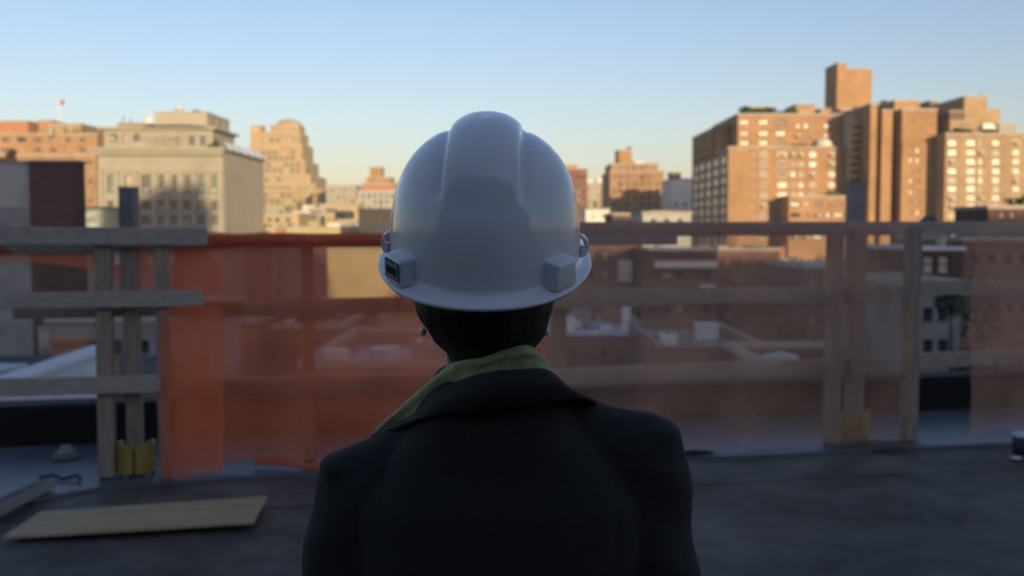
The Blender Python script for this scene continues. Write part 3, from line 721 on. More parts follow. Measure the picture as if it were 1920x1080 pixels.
r = random.Random(28); D = 120
b = root('apartment_building', (PX(1850, D), D, GZ), 'tan apartment building with window grid and terraced penthouses at far right', 'building')
cols = [(1786, 15), (1821, 16), (1839, 7), (1868, 14), (1906, 13), (1938, 13), (1968, 13)]
block(b, 'wall', PX(1769, D), PX(2010, D), D, D + 20, GZ, PZ(253, D), M['brick_tan'], {'f': grid(r, D, cols, [268, 286, 303, 321, 338, 354, 371, 387, 404, 424, 444], 9.5, {'blind_glint_white': 4, 'blind_glint_pale': 5, 'glass_mid': 2}), 'l': sgrid(r, [D + 4, D + 9], [PZ(y, D) for y in (275, 300, 325, 350, 375)], 1.2, .9, {'glass_mid': 1})}, style='white')
Dp = D + 6
block(b, 'penthouse', PX(1802, Dp), PX(1844, Dp), Dp, Dp + 11, PZ(253, D), PZ(183, Dp), M['brick_tan'], {'l': sgrid(r, [Dp + 3, Dp + 7], [PZ(215, Dp)], 1.3, 1.6, {'glass_dark': 1})}, cop_h=.2)
block(b, 'penthouse', PX(1844, Dp) + .004, PX(1873, Dp), Dp + .5, Dp + 8, PZ(253, D), PZ(206, Dp), M['brick_tan'], cop_h=.2)
block(b, 'penthouse', PX(1864, Dp - 2), PX(1896, Dp - 2), Dp - 2.5, Dp + .3, PZ(253, D), PZ(236, Dp - 2), M['stone_cream'], cop_h=.15)
block(b, 'penthouse', PX(1775, Dp - 1), PX(1800, Dp - 1), Dp - 1, Dp + 5, PZ(253, D), PZ(209, Dp - 1), M['brick_brown'], cop_h=.15)
block(b, 'penthouse', PX(1776, Dp - 3), PX(1815, Dp - 3), Dp - 3, Dp - 1.2, PZ(253, D), PZ(228, Dp - 3), M['brick_tan'], cop_h=.15)
d = MB(); d.bar(P(1836, 241, D + 2.4), P(1862, 241, D + 2.4), 2.0, 0.25); d.bar(P(1840, 236, D + 3), P(1860, 236, D + 3), 1.0, 0.4); d.build('awning', M['white_paint'], b)
d = MB()
for px in (1838, 1860): d.tube([P(px, 253, D + 2), P(px, 242, D + 2)], 0.06, 6)
d.build('awning_post', M['metal_grey'], b)
planting(b, PX(1783, D + 1.5), PX(1815, D + 1.5), D + 1.6, PZ(252, D) + .25, 0.7, r, 220, 0.2)
d = MB(); d.tube([P(1839, 184, Dp + 2), P(1839, 172, Dp + 2)], 0.05, 6); d.build('antenna', M['metal_dark'], b)

D = 50
b = root('chimney_stack', (PX(1607, D), D, GZ), 'tall grey blue metal flue in front of the right brick blocks', 'chimney')
block(b, 'shaft', PX(1594, D), PX(1622, D), D, D + .8, GZ, PZ(341, D), M['metal_grey'], coping='metal_grey', cop_h=0.08, proud=0.02)

# ================================================================== lower roofs in the shade (seen between and through the rails)
# --- left
o = small('rendered_house', 'beige rendered house seen between the left rails', -60, 68, 462, 60, 12, 'pale_wall', ([20, 48], [486, 512]), roof='roof_grey', seed=31, wts={'glass_dark': 1}, wh=14, ww=9)
o = small('loft_building', 'mauve brick loft with a band of pale windows between the left rails', 68, 335, 464, 56, 14, 'brick_mauve', ([84, 103, 122, 141, 160, 180, 200, 219, 240, 260, 280, 300, 320], [487]), roof='roof_tar', seed=32, wts={'blind_glint_pale': 3, 'glass_mid': 1}, wh=22, ww=16)
o = small('brick_row', 'dark red brick row behind the orange netting', 335, 470, 466, 72, 12, 'brick_red', ([360, 385, 410, 435, 456], [490, 530, 570]), roof='roof_tar', seed=33, wts={'glass_dark': 3, 'glass_mid': 2, 'blind_glint_pale': 2}, wh=18, ww=10)
o = small('pink_house', 'pinkish house with three pairs of windows behind the orange netting', 470, 560, 462, 78, 12, 'brick_mauve', ([490, 500, 525], [488, 518, 546, 575, 604]), roof='roof_grey', seed=34, wts={'glass_dark': 1}, wh=12, ww=8)
o = small('ochre_wall_building', 'plain ochre party wall half in sunlight left of the hat brim', 560, 830, 468, 100, 14, 'stucco_ochre', (), roof='roof_tar', seed=35)
D = 100
for (a, c, t) in ((612, 640, 462), (650, 700, 464), (715, 735, 458)):
    q = MB(); q.box(PX(a, D), PX(c, D), D + 2, D + 4.5, PZ(474, D), PZ(t, D)); q.build('roof_box', M['stone_cream'], o)
o = small('brown_house', 'dark brown brick house low behind the orange netting', 330, 480, 606, 44, 10, 'brick_red', ([360, 400, 440], [640, 700]), roof='roof_tar', seed=36, wts={'glass_dark': 1, 'glass_mid': 1}, wh=26, ww=16)
o = small('brown_house', 'brown brick house with flat roof behind netting, left of the neck', 480, 640, 618, 46, 12, 'brick_brown', ([510, 550, 590], [660, 720]), roof='roof_tar', seed=37, wts={'glass_dark': 1}, wh=26, ww=16)
D = 46
for (a, c, t, m) in ((500, 516, 612, 'white_paint'), (540, 552, 610, 'metal_grey'), (585, 606, 613, 'concrete')):
    q = MB(); q.box(PX(a, D), PX(c, D), D + 3, D + 4, PZ(630, D), PZ(t, D)); bevel(q.build('roof_vent', M[m], o), 0.03)
r = random.Random(38); D = 34
o = small('flat_roof_house', 'pale flat roof with vents and skylights left of the scarf', 560, 850, 690, D, 12, 'brick_mauve', (range(590, 850, 44), [740]), roof='roof_silver', seed=38, wts={'glass_dark': 1}, wh=34, ww=20)
zr = PZ(690, D) - .5
for (x, y, w, h, m) in ((-6.6, 37.0, .9, .8, 'white_paint'), (-5.2, 39.0, .7, .6, 'metal_bright'), (-4.4, 36.3, .5, 1.0, 'white_paint'), (-3.2, 40.5, 1.6, .7, 'concrete'), (-2.2, 43.0, 0.6, 1.1, 'white_paint')):
    q = MB(); q.box(x - w / 2, x + w / 2, y - w / 2, y + w / 2, zr + .002, zr + h); bevel(q.build('roof_vent', M[m], o), 0.04)

# neighbour roof close by on the left with white parapet
nb = root('neighbour_roof', (-11, 9, GZ), 'low neighbouring roof with white sloping-away parapet at lower left', 'building')
d = MB(); d.box(-22, -7.4, 8.6, 24, GZ, -1.75); d.build('wall', M['brick_brown'], nb)
d = MB(); d.box(-22, -7.4, 8.6, 24, -1.748, -1.6); d.build('roof', M['roof_tar'], nb)
d = MB(); d.bar((-6.75, 8.6, -1.35), (-7.45, 18.0, -1.35), 0.28, 1.2); d.build('parapet', M['coping_white'], nb)
d = MB(); d.bar((-6.75, 8.55, -0.70), (-7.45, 18.05, -0.70), 0.42, 0.10); bevel(d.build('coping', M['coping_white'], nb), .02)
d = MB(); d.box(-16, -9.6, 17.5, 19.6, -1.6, -1.2); d.build('roof_hatch', M['roof_silver'], nb)
lr = root('neighbour_roof', (-5.0, 12, GZ), 'blue grey lower roof seen between the two left posts', 'building')
d = MB(); d.box(-7.3, -3.2, 10.5, 30, GZ, -3.2); d.build('wall', M['brick_brown'], lr)
d = MB(); d.box(-7.3, -3.2, 10.5, 30, -3.198, -3.05); d.build('roof', M['roof_silver'], lr)
for (x, y, w, h, m) in ((-6.6, 15.5, .6, .7, 'metal_dark'), (-6.2, 19.2, .8, .5, 'metal_bright'), (-5.6, 14.2, .4, .9, 'metal_dark'), (-5.4, 22, 1.2, .9, 'concrete'), (-4.2, 17, 1.0, .6, 'white_paint')):
    q = MB(); q.box(x - w / 2, x + w / 2, y - w / 2, y + w / 2, -3.048, -3.05 + h); bevel(q.build('roof_vent', M[m], lr), 0.03)
rh = small('row_house', 'grey roofed house with chimneys between the left rails', 84, 330, 606, 30, 7, 'concrete', ([120, 170, 220, 270, 310], [650, 690]), roof='roof_grey', seed=41, wts={'glass_dark': 1, 'glass_mid': 1}, wh=24, ww=14)
def chimney(name, label, px0, px1, pt, pb, D, m, round_=False, cap=None):
    a, c = PX(px0, D), PX(px1, D); zt, zb = PZ(pt, D), PZ(pb, D)
    t = root(name, ((a + c) / 2, D, zb), label, 'chimney', None)
    d = MB(); w = c - a
    if round_:
        d.lathe(((a + c) / 2, D, zb), [(w * .42, 0), (w * .42, (zt - zb) * .9)], 16); d.build('shaft', M[m], t, True)
        d = MB(); d.lathe(((a + c) / 2, D, zb + (zt - zb) * .9), [(w * .42, 0.002), (w * .5, .04), (w * .5, (zt - zb) * .1)], 16); d.build('cap', M[cap or m], t, True)
    else:
        d.box(a, c, D - w / 2, D + w / 2, zb, zt - .15); d.build('shaft', M[m], t)
        d = MB(); d.box(a - .05, c + .05, D - w / 2 - .05, D + w / 2 + .05, zt - .148, zt); d.build('cap', M[cap or m], t)
    return t
chimney('vent_pipe', 'short round cream vent pipe on the dark neighbouring roof', 65, 87, 612, 668, 20.5, 'stone_cream', True)
chimney('brick_chimney', 'squat orange brick chimney next to the cream vent pipe', 103, 152, 632, 668, 22.0, 'terracotta')
chimney('vent_pipe', 'thin orange pipe between the two left guardrail posts', 204, 217, 672, 716, 20.0, 'terracotta', True)

# --- right
r = random.Random(51)
o = small('brick_row', 'brown brick house with white panel right of the hat brim', 1030, 1205, 448, 80, 12, 'brick_brown', ([1060, 1085, 1110, 1135], [480, 515, 550, 585]), roof='roof_tar', seed=51, wts={'glass_dark': 3, 'glass_mid': 2, 'blind_glint_pale': 2}, wh=16, ww=9)
D = 80
d = MB(); d.box(PX(1160, D), PX(1185, D), D - .12, D - .003, PZ(528, D), PZ(487, D)); d.build('wall_panel', M['white_wall'], o)
o = small('terraced_house', 'house with two white terrace rails and vents behind the netting', 1205, 1345, 470, 76, 12, 'brick_brown', ([1225, 1250, 1275, 1300, 1325], [478, 515, 545, 580]), roof='roof_grey', seed=52, wts={'glass_dark': 3, 'glass_mid': 2, 'blind_glint_pale': 2}, wh=15, ww=14)
D = 76
for (a, c, y0, y1) in ((1212, 1335, 464, 470), (1226, 1340, 489, 501), (1310, 1338, 533, 538)):
    d = MB(); d.box(PX(a, D), PX(c, D), D - 1.3, D - .003, PZ(y1, D), PZ(y0, D)); d.build('terrace', M['white_wall'], o)
d = MB(); d.lathe((PX(1240, D), D + 1, PZ(470, D)), [(.35, 0), (.35, .5), (.1, .9)], 10); d.build('roof_vent', M['white_paint'], o, True)
o = small('brick_row', 'red brick house with sunlit parapet left of the right-hand posts', 1345, 1462, 470, 84, 12, 'brick_red', ([1365, 1385, 1405, 1425, 1445], [495, 525, 555, 590]), roof='roof_tar', seed=53, wts={'glass_dark': 3, 'glass_mid': 2, 'blind_glint_pale': 2}, wh=15, ww=8)
o = small('stucco_house', 'stepped cream house catching sunlight beyond the right-hand trees', 1462, 1508, 488, 116, 8, 'white_wall', ([1474, 1494], [505, 525]), roof='roof_grey', seed=54, wts={'glass_dark': 1}, wh=10, ww=8)
o = small('brick_row', 'long dark brick row behind the trees on the right', 1508, 1725, 505, 70, 12, 'brick_brown', (range(1525, 1720, 24), [530, 565, 600, 640]), roof='roof_silver', seed=55, wts={'glass_dark': 3, 'glass_mid': 2, 'blind_glint_pale': 2}, wh=16, ww=10)
o = small('dormer_house', 'grey house with white framed windows seen in the netting gap', 1722, 1808, 470, 42, 8, 'brick_dark', ([1742, 1771], [497, 545]), roof='roof_grey', seed=56, wts={'glass_mid': 2, 'blind_glint_pale': 2}, wh=36, ww=22, cop='coping_white', cop_h=.16)
chimney('vent_pipe', 'tall cream vent pipe on the grey house in the netting gap', 1755, 1775, 436, 480, 44, 'stone_cream', True)
o = small('blue_grey_house', 'blue grey lower house wall in the netting gap at right', 1712, 1806, 540, 30, 8, 'roof_grey', ([1740, 1768], [590, 650]), roof='roof_tar', seed=57, wts={'glass_dark': 1}, wh=26, ww=14)
o = small('brick_row', 'brown brick house behind the last netting panel at far right', 1806, 2060, 452, 58, 10, 'brick_brown', (range(1830, 2050, 30), [485, 530, 575]), roof='roof_tar', seed=58, wts={'glass_dark': 3, 'glass_mid': 2, 'blind_glint_pale': 2}, wh=18, ww=12)
o = small('roof_bulkhead', 'dark roof bulkhead above the top rail at right edge', 1852, 1990, 392, 66, 5, 'brick_dark', ([1880, 1900], [404]), seed=59, cat='rooftop room', wts={'glass_mid': 1}, wh=10)
planting(o, PX(1890, 66), PX(1960, 66), 66.5, PZ(392, 66) + .25, 0.7, r, 260, 0.12)
# flat roofs below
D = 52
o = small('flat_roof_house', 'wide low house with pale membrane roof right of the scarf', 1000, 1240, 632, D, 20, 'brick_brown', (range(1020, 1240, 28), [662, 700]), roof='roof_silver', cop='roof_grey', cop_h=.08, seed=61, wts={'glass_dark': 1, 'glass_mid': 1}, wh=18, ww=12)
zr = PZ(632, D) - .55
for (x, y, w, dd, h, m) in ((3.4, 60, .8, .8, .9, 'white_paint'), (4.4, 63, 1.2, .8, 1.1, 'concrete'), (5.4, 57, .6, .6, .7, 'white_paint'), (6.6, 66, 1.4, 1.0, 1.3, 'brick_mauve'), (2.8, 66, .9, .9, 1.4, 'metal_bright'), (6.9, 60, .5, .5, 1.6, 'white_paint')):
    q = MB(); q.box(x - w / 2, x + w / 2, y - dd / 2, y + dd / 2, zr + .002, zr + h); bevel(q.build('roof_vent', M[m], o), 0.04)
q = MB(); q.box(4.6, 5.6, 61, 62.6, zr + .002, zr + .14); q.build('tarpaulin', mat('tarp_blue', (0.08, 0.2, 0.5), .6, .1, 2), o)
D = 44
o = small('flat_roof_house', 'low red house with cluttered grey roof in the middle of the right netting', 1240, 1450, 652, D, 12, 'brick_red', (range(1262, 1450, 34), [690, 730]), roof='roof_grey', cop='roof_grey', cop_h=.08, seed=62, wts={'glass_dark': 1, 'glass_mid': 1}, wh=22, ww=14)
zr = PZ(652, D) - .55
for (x, y, w, dd, h, m) in ((7.4, 47, .8, .8, .8, 'white_paint'), (8.4, 50, 1.2, .8, .7, 'concrete'), (9.6, 48, .5, .5, .6, 'metal_bright'), (10.2, 52, 1.2, .6, .9, 'white_paint')):
    q = MB(); q.box(x - w / 2, x + w / 2, y - dd / 2, y + dd / 2, zr + .002, zr + h); bevel(q.build('roof_vent', M[m], o), 0.04)
D = 36
o = small('back_house', 'dark brick back house under the right-hand trees', 1450, 1720, 700, D, 8, 'brick_dark', (range(1470, 1720, 44), [745]), roof='roof_tar', seed=63, wts={'glass_dark': 1}, wh=24, ww=16)

# small golden houses in the gap beside the hat
for i, (a, c, t, D_, m, lab) in enumerate(((498, 534, 388, 215, 'stone_cream', 'small cream house at the foot of the stepped tower'), (534, 556, 380, 260, 'brick_gold', 'narrow golden house right of the stepped tower base'),
        (610, 634, 402, 170, 'stucco_ochre', 'small ochre house left of the dark tank'), (634, 676, 414, 140, 'stone_cream', 'low cream house under the dark tank'), (655, 675, 372, 290, 'brick_gold', 'distant golden house beside the orange-topped tower'),
        (1226, 1258, 372, 240, 'brick_tan', 'distant tan house left of the slim white building'), (1118, 1146, 380, 280, 'brick_gold', 'distant golden house behind the white roof room'))):
    small('row_house', lab, a, c, t, D_, 9, m, (range(a + 7, c - 4, 11), [t + 9, t + 21]), seed=80 + i, wts={'glass_mid': 2, 'blind_glint_pale': 1, 'glass_dark': 1}, wh=6, ww=5)

# trees
r = random.Random(71)
tree('street_tree', Vector((PX(1500, 92), 92, GZ)), 18.6, 9, 'autumn brown tree in front of the big brick block', 'leaf_autumn', r, 3000, 0.22)
tree('street_tree', Vector((PX(1665, 84), 84, GZ)), 18.0, 7, 'sunlit brownish tree between the right-hand posts', 'leaf_autumn', r, 2600, 0.2)
tree('street_tree', Vector((PX(1480, 55), 55, GZ)), 14.4, 8, 'dark leafy tree behind netting left of the right-hand posts', 'leaf_dark', r, 3000, 0.18)
tree('street_tree', Vector((PX(1650, 50), 50, GZ)), 13.4, 6, 'dull green tree behind netting right of the first right-hand post', 'leaf_green', r, 2600, 0.18)
tree('street_tree', Vector((PX(1806, 26), 26, GZ)), 19.0, 2.3, 'dark green tree top in the netting gap at right', 'leaf_dark', r, 7000, 0.075, lumps=20)
tree('street_tree', Vector((PX(1880, 40), 40, GZ)), 17.0, 5, 'leafy tree behind the last netting panel at far right', 'leaf_dark', r, 2600, 0.13)
tree('street_tree', Vector((PX(1910, 70), 70, GZ)), 20.2, 5, 'green tree top above the top rail at the right edge', 'leaf_dark', r, 2000, 0.17)
tree('street_tree', Vector((PX(20, 46), 46, GZ)), 14.6, 3, 'dull autumn tree at the left edge between the rails', 'leaf_autumn', r, 1500, 0.12)

# ================================================================== guardrail, netting and things on the roof
def woodmat(name, c, c2):
    return mat(name, c, 0.8, 0.0, 5.0, bump=0.25, col2=c2, stretch=(1.2, 14, 14), spec=0.25)
M['wood_grey'] = woodmat('wood_grey', (0.27, 0.24, 0.205), (0.44, 0.40, 0.345))
def wood_v(name, c, c2): return mat(name, c, 0.8, 0.0, 5.0, bump=0.25, col2=c2, stretch=(14, 14, 1.2), spec=0.25)
M['wood_post'] = wood_v('wood_post', (0.20, 0.17, 0.135), (0.36, 0.31, 0.25))
M['yellow_boot'] = mat('yellow_boot', (0.32, 0.25, 0.05), 0.5, 0.2, 6.0, bump=0.1)

gr = root('guardrail', fp(0, 0, 0), 'weathered grey timber guardrail with posts and three rails along the roof edge', 'guardrail')
def post(x, zt=1.42, w=0.10, t=0.09, off=0.0, lean=0.0, zb=0.022):
    d = MB(); a = fp(x, off, zb); b_ = fp(x + lean, off, zt)
    d.bar(a, b_, w, t, FN); return bevel(d.build('post', M['wood_post'], gr), .004)
def rail(xa, xb, za, zb, off, h=0.095, t=0.04, m='wood_grey'):
    d = MB(); d.bar(fp(xa, off, za), fp(xb, off, zb), t, h); return bevel(d.build('rail', M[m], gr), .004)
post(-2.345, 1.40, .086, .09, 0.0, 0.006); post(-2.20, 1.40, .085, .09, 0.06, -.006); post(-2.025, 1.41, .075, .04, -0.035, 0.004)
post(-1.22, 1.38, .075, .09, 0.19)
post(0.35, 1.40, .09, .09, 0.24)
post(2.165, 1.46, .085, .09, 0.05); post(2.375, 1.46, .10, .09, 0.14); post(2.70, 1.47, .085, .09, 0.0)
post(4.2, 1.46, .09, .09, 0.05); post(-4.2, 1.42, .09, .09, 0.05)
# left boards, nailed on the near side
rail(-4.6, -1.77, 1.43, 1.408, -0.075, .10); rail(-4.6, -1.80, 1.055, 1.052, -0.075, .09); rail(-4.6, -2.03, 0.575, 0.565, -0.075, .10)
rail(-2.95, -1.3, 1.345, 1.385, 0.125, .09); rail(-2.85, -1.6, 0.98, 0.985, 0.125, .09)
# middle boards, on the far side
rail(-2.06, 1.1, 1.378, 1.392, 0.125, .085); rail(-1.92, 1.0, .972, 1.00, 0.125, .098); rail(-1.95, 0.9, .508, .502, 0.125, .10)
# right boards
rail(0.2, 4.7, 1.45, 1.462, 0.175, .095); rail(0.25, 2.65, 1.025, 1.00, 0.175, .10); rail(2.755, 4.7, 1.045, 1.02, 0.175, .10)
rail(0.2, 2.655, .498, .515, 0.175, .105); rail(2.73, 4.7, .53, .56, 0.175, .105)
# slanted brace end sticking up behind the top rail
d = MB(); d.bar(fp(2.83, .24, 1.40), fp(2.97, .24, 1.525), .04, .06); d.bar(fp(2.95, .24, 1.515), fp(3.01, .24, 1.528), .042, .052); bevel(d.build('brace', M['metal_grey'], gr), .006)
# yellow boots round the second posts: two flared flanges
for (x, off, w) in ((-2.20, 0.06, .20), (2.375, .14, .19)):
    d = MB(); c = fp(x, off, 0)
    T = FT; Nn = FN
    for sgn in (-1, 1):
        for (ya, yb) in ((-.085, -.055),):
            i = len(d.v)
            q = [c + T * (sgn * .008) + Nn * (-.085), c + T * (sgn * w / 2) + Nn * (-.055), c + T * (sgn * w / 2) + Nn * (-.035), c + T * (sgn * .008) + Nn * (-.060)]
            hts = [.155, .205, .205, .155]
            for p, h in zip(q, hts): d.v.append((p.x, p.y, .022)); 
            for p, h in zip(q, hts): d.v.append((p.x, p.y, .022 + h))
            for f in ((0, 1, 5, 4), (1, 2, 6, 5), (2, 3, 7, 6), (3, 0, 4, 7), (4, 5, 6, 7), (3, 2, 1, 0)): d.f.append(tuple(i + k for k in f))
        i = len(d.v)
        q = [c + T * (sgn * w / 2) + Nn * (-.035), c + T * (sgn * w / 2) + Nn * (.09), c + T * (sgn * (w / 2 - .02)) + Nn * (.09), c + T * (sgn * (w / 2 - .02)) + Nn * (-.035)]
        for p in q: d.v.append((p.x, p.y, .022))
        for p in q: d.v.append((p.x, p.y, .20))
        for f in ((0, 1, 5, 4), (1, 2, 6, 5), (2, 3, 7, 6), (3, 0, 4, 7), (4, 5, 6, 7), (3, 2, 1, 0)): d.f.append(tuple(i + k for k in f))
    bevel(d.build('post_boot', M['yellow_boot'], gr), .008, 3)

def netmat(name, col, open_):
    """fine debris mesh: the threads are far below a pixel, so openness is the share of light that passes"""
    m = bpy.data.materials.new(name); m.use_nodes = True
    n = m.node_tree.nodes; l = m.node_tree.links; n.clear()
    out = n.new('ShaderNodeOutputMaterial'); tr = n.new('ShaderNodeBsdfTransparent'); df = n.new('ShaderNodeBsdfDiffuse'); tl = n.new('ShaderNodeBsdfTranslucent')
    a = n.new('ShaderNodeMixShader'); a.inputs[0].default_value = 0.45
    mx = n.new('ShaderNodeMixShader')
    tc = n.new('ShaderNodeTexCoord'); nz = n.new('ShaderNodeTexNoise'); nz.inputs['Scale'].default_value = 1.6; nz.inputs['Detail'].default_value = 5
    mp = n.new('ShaderNodeMapping'); mp.inputs['Scale'].default_value = (1.5, 1.5, 0.8)
    l.new(tc.outputs['Object'], mp.inputs[0]); l.new(mp.outputs[0], nz.inputs['Vector'])
    rp = n.new('ShaderNodeValToRGB'); rp.color_ramp.elements[0].position = .3; rp.color_ramp.elements[1].position = .7
    rp.color_ramp.elements[0].color = (*[c * .85 for c in col], 1); rp.color_ramp.elements[1].color = (*[min(1, c * 1.12) for c in col], 1)
    l.new(nz.outputs[0], rp.inputs[0]); l.new(rp.outputs[0], df.inputs[0]); l.new(rp.outputs[0], tl.inputs[0])
    mr = n.new('ShaderNodeMapRange'); mr.inputs[1].default_value = .3; mr.inputs[2].default_value = .7; mr.inputs[3].default_value = open_ + .07; mr.inputs[4].default_value = open_ - .07
    l.new(nz.outputs[0], mr.inputs[0]); l.new(mr.outputs[0], mx.inputs[0])
    l.new(df.outputs[0], a.inputs[1]); l.new(tl.outputs[0], a.inputs[2])
    l.new(a.outputs[0], mx.inputs[1]); l.new(tr.outputs[0], mx.inputs[2]); l.new(mx.outputs[0], out.inputs[0])
    return m
M['net_orange'] = netmat('net_orange', (0.95, 0.255, 0.12), 0.40)
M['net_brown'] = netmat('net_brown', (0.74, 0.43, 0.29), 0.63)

def sheet(name, m, label, cols, off, amp=0.02, freq=5.0, seed=0, cat='netting', group='debris netting on the guardrail', nz=26, nper=12, parent=None):
    """hanging sheet: cols = [(x, z_bottom, z_top)] along the guardrail"""
    d = MB(); xs = []
    for k in range(len(cols) - 1):
        for i in range(nper): xs.append((k, i / nper))
    xs.append((len(cols) - 2, 1.0))
    for (k, t) in xs:
        s = t * t * (3 - 2 * t) if False else t
        x = cols[k][0] * (1 - s) + cols[k + 1][0] * s; zb = cols[k][1] * (1 - s) + cols[k + 1][1] * s + .022 * noise.noise(Vector((x * 3.1, seed, 0))); zt = cols[k][2] * (1 - s) + cols[k + 1][2] * s
        for j in range(nz + 1):
            v = j / nz; z = zb + (zt - zb) * v
            w = (1 - v) * 0.8 + 0.2
            o = off + amp * w * (math.sin(x * freq + seed) + 0.7 * math.sin(x * freq * 2.3 + 1.7 * seed + z * 1.5)) + 0.03 * noise.noise(Vector((x * 2, z * 2, seed)))
            xx = x + 0.02 * noise.noise(Vector((x * 3, z * 3, seed + 9)))
            d.v.append(tuple(fp(xx, o, z)))
    for a in range(len(xs) - 1):
        for j in range(nz):
            k = a * (nz + 1) + j; d.f.append((k, k + nz + 1, k + nz + 2, k + 1))
    o = d.build(name, m, parent, True, loc=None if parent else fp(cols[0][0], 0, 0))
    if label: tag(o, label, cat, group)
    return o
sheet('debris_netting', M['net_orange'], 'bright orange debris netting hung on the guardrail left of the person', [(-1.985, .03, .95), (-1.96, .03, 1.36), (-1.6, .06, 1.38), (-1.2, .045, 1.40), (-.6, .04, 1.40), (0.25, .04, 1.42)], 0.055, .024, 7, 1)
sheet('netting_flap', M['net_orange'], 'folded second layer of orange netting at the left edge of the sheet', [(-2.035, .02, .80), (-2.0, .02, 1.0), (-1.86, .03, 1.02), (-1.69, .045, .99)], -0.125, .02, 16, 3)
sheet('netting_flap', M['net_orange'], 'small orange netting tatter on the left post above the middle rail', [(-2.30, 1.16, 1.22), (-2.18, 1.12, 1.36), (-2.05, 1.10, 1.37), (-1.86, 1.07, 1.38), (-1.72, 1.08, 1.26)], 0.03, .012, 14, 5)
sheet('netting_flap', M['net_orange'], 'reddish netting swag drooping under the top rail at far left', [(-4.3, 1.25, 1.34), (-3.4, 1.22, 1.35), (-2.9, 1.27, 1.36), (-2.5, 1.24, 1.33), (-2.3, 1.20, 1.31)], 0.10, .012, 8, 7)
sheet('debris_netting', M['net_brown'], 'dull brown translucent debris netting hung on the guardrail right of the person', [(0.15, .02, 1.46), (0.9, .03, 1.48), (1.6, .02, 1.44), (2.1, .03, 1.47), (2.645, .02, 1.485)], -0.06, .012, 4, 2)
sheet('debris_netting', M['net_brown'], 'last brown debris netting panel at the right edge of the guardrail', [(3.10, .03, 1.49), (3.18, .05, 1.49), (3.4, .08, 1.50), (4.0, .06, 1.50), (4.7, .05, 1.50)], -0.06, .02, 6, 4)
# net rolled over the top rails
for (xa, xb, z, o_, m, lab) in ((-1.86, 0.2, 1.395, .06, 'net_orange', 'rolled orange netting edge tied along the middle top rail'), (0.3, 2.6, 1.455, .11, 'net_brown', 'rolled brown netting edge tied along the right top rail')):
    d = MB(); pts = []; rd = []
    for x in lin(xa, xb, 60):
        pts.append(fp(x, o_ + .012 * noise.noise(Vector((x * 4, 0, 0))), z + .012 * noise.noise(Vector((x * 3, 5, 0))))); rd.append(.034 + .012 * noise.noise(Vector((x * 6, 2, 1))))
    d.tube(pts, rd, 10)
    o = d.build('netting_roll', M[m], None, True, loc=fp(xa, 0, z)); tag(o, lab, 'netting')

# plywood strip
M['plywood'] = mat('plywood', (0.36, 0.265, 0.145), 0.75, 0.0, 3.0, bump=0.1, col2=(0.50, 0.38, 0.225), stretch=(1.0, 9, 9), spec=0.25)
cs = [P(-4, 1014, 4.66), P(468, 988, 4.87), P(495, 937, 5.33), P(72, 963, 5.1)]
cs = [Vector((-2.36, 4.54, 0)), Vector((-1.25, 4.74, 0)), Vector((-1.295, 5.20, 0)), Vector((-2.38, 4.95, 0))]
d = MB()
for z in (0.012, 0.030):
    for p in cs: d.v.append((p.x, p.y, z + (0.012 if p.x > -1.5 else 0)))
d.f += [(3, 2, 1, 0), (4, 5, 6, 7), (0, 1, 5, 4), (1, 2, 6, 5), (2, 3, 7, 6), (3, 0, 4, 7)]
pw = d.build('plywood_board', M['plywood'], loc=(-1.85, 4.95, 0.01)); bevel(pw, .003)
tag(pw, 'pale plywood strip lying on the roof at lower left', 'board')
# metal channel at the left edge
d = MB(); a = Vector((-2.62, 4.60, .03)); b_ = Vector((-2.565, 5.42, .03))
d.bar(a, b_, .09, .012); s_ = (b_ - a).normalized().cross(Vector((0, 0, 1))) * .04
d.bar(a + s_ + Vector((0, 0, .026)), b_ + s_ + Vector((0, 0, .026)), .01, .04); d.bar(a - s_ + Vector((0, 0, .026)), b_ - s_ + Vector((0, 0, .026)), .01, .04)
tag(d.build('metal_channel', M['concrete'], loc=a), 'dull metal channel lying beside the plywood strip at the left edge', 'metal bar')
# roof drain cap
p = P(124, 850, 6.15); dr = root('roof_drain', (p.x, p.y, .02), 'low grey domed roof drain behind the left guardrail post', 'roof drain')
d = MB(); d.lathe((p.x, p.y, .02), [(.085, 0), (.085, .02), (.07, .03)], 20); d.build('flange', M['metal_grey'], dr, True)
d = MB(); d.lathe((p.x, p.y, .05), [(.06, 0), (.055, .02), (.038, .032), (.035, .05), (.012, .056)], 20); d.build('dome', M['concrete'], dr, True)
# debris at the left of the flashing
for i, (px, py, D, lab) in enumerate(((112, 912, 5.62, 'dark cable scrap on the roof beside the left post'), )):
    d = MB(); c = P(px, py, D); c.z = .03
    d.tube([c + Vector((-.12, .01, 0)), c + Vector((-.05, .03, .01)), c + Vector((.03, -.02, .0)), c + Vector((.10, .02, .012)), c + Vector((.14, -.05, .0))], .011, 8)
    o = d.build('cable_scrap', M['metal_dark'], None, True, loc=c); tag(o, lab, 'cable')
c = fp(-1.28, -0.03, .03); d = MB()
d.tube([c + Vector((-.28, .06, .02)), c + Vector((-.12, .03, .03)), c + Vector((.05, -.02, .012)), c + Vector((.22, -.05, .012)), c + Vector((.36, -.02, .01))], [.02, .026, .022, .026, .014], 8)
tag(d.build('netting_scrap', M['net_orange'], None, True, loc=c), 'crumpled reddish netting scrap at the foot of the orange sheet', 'netting')
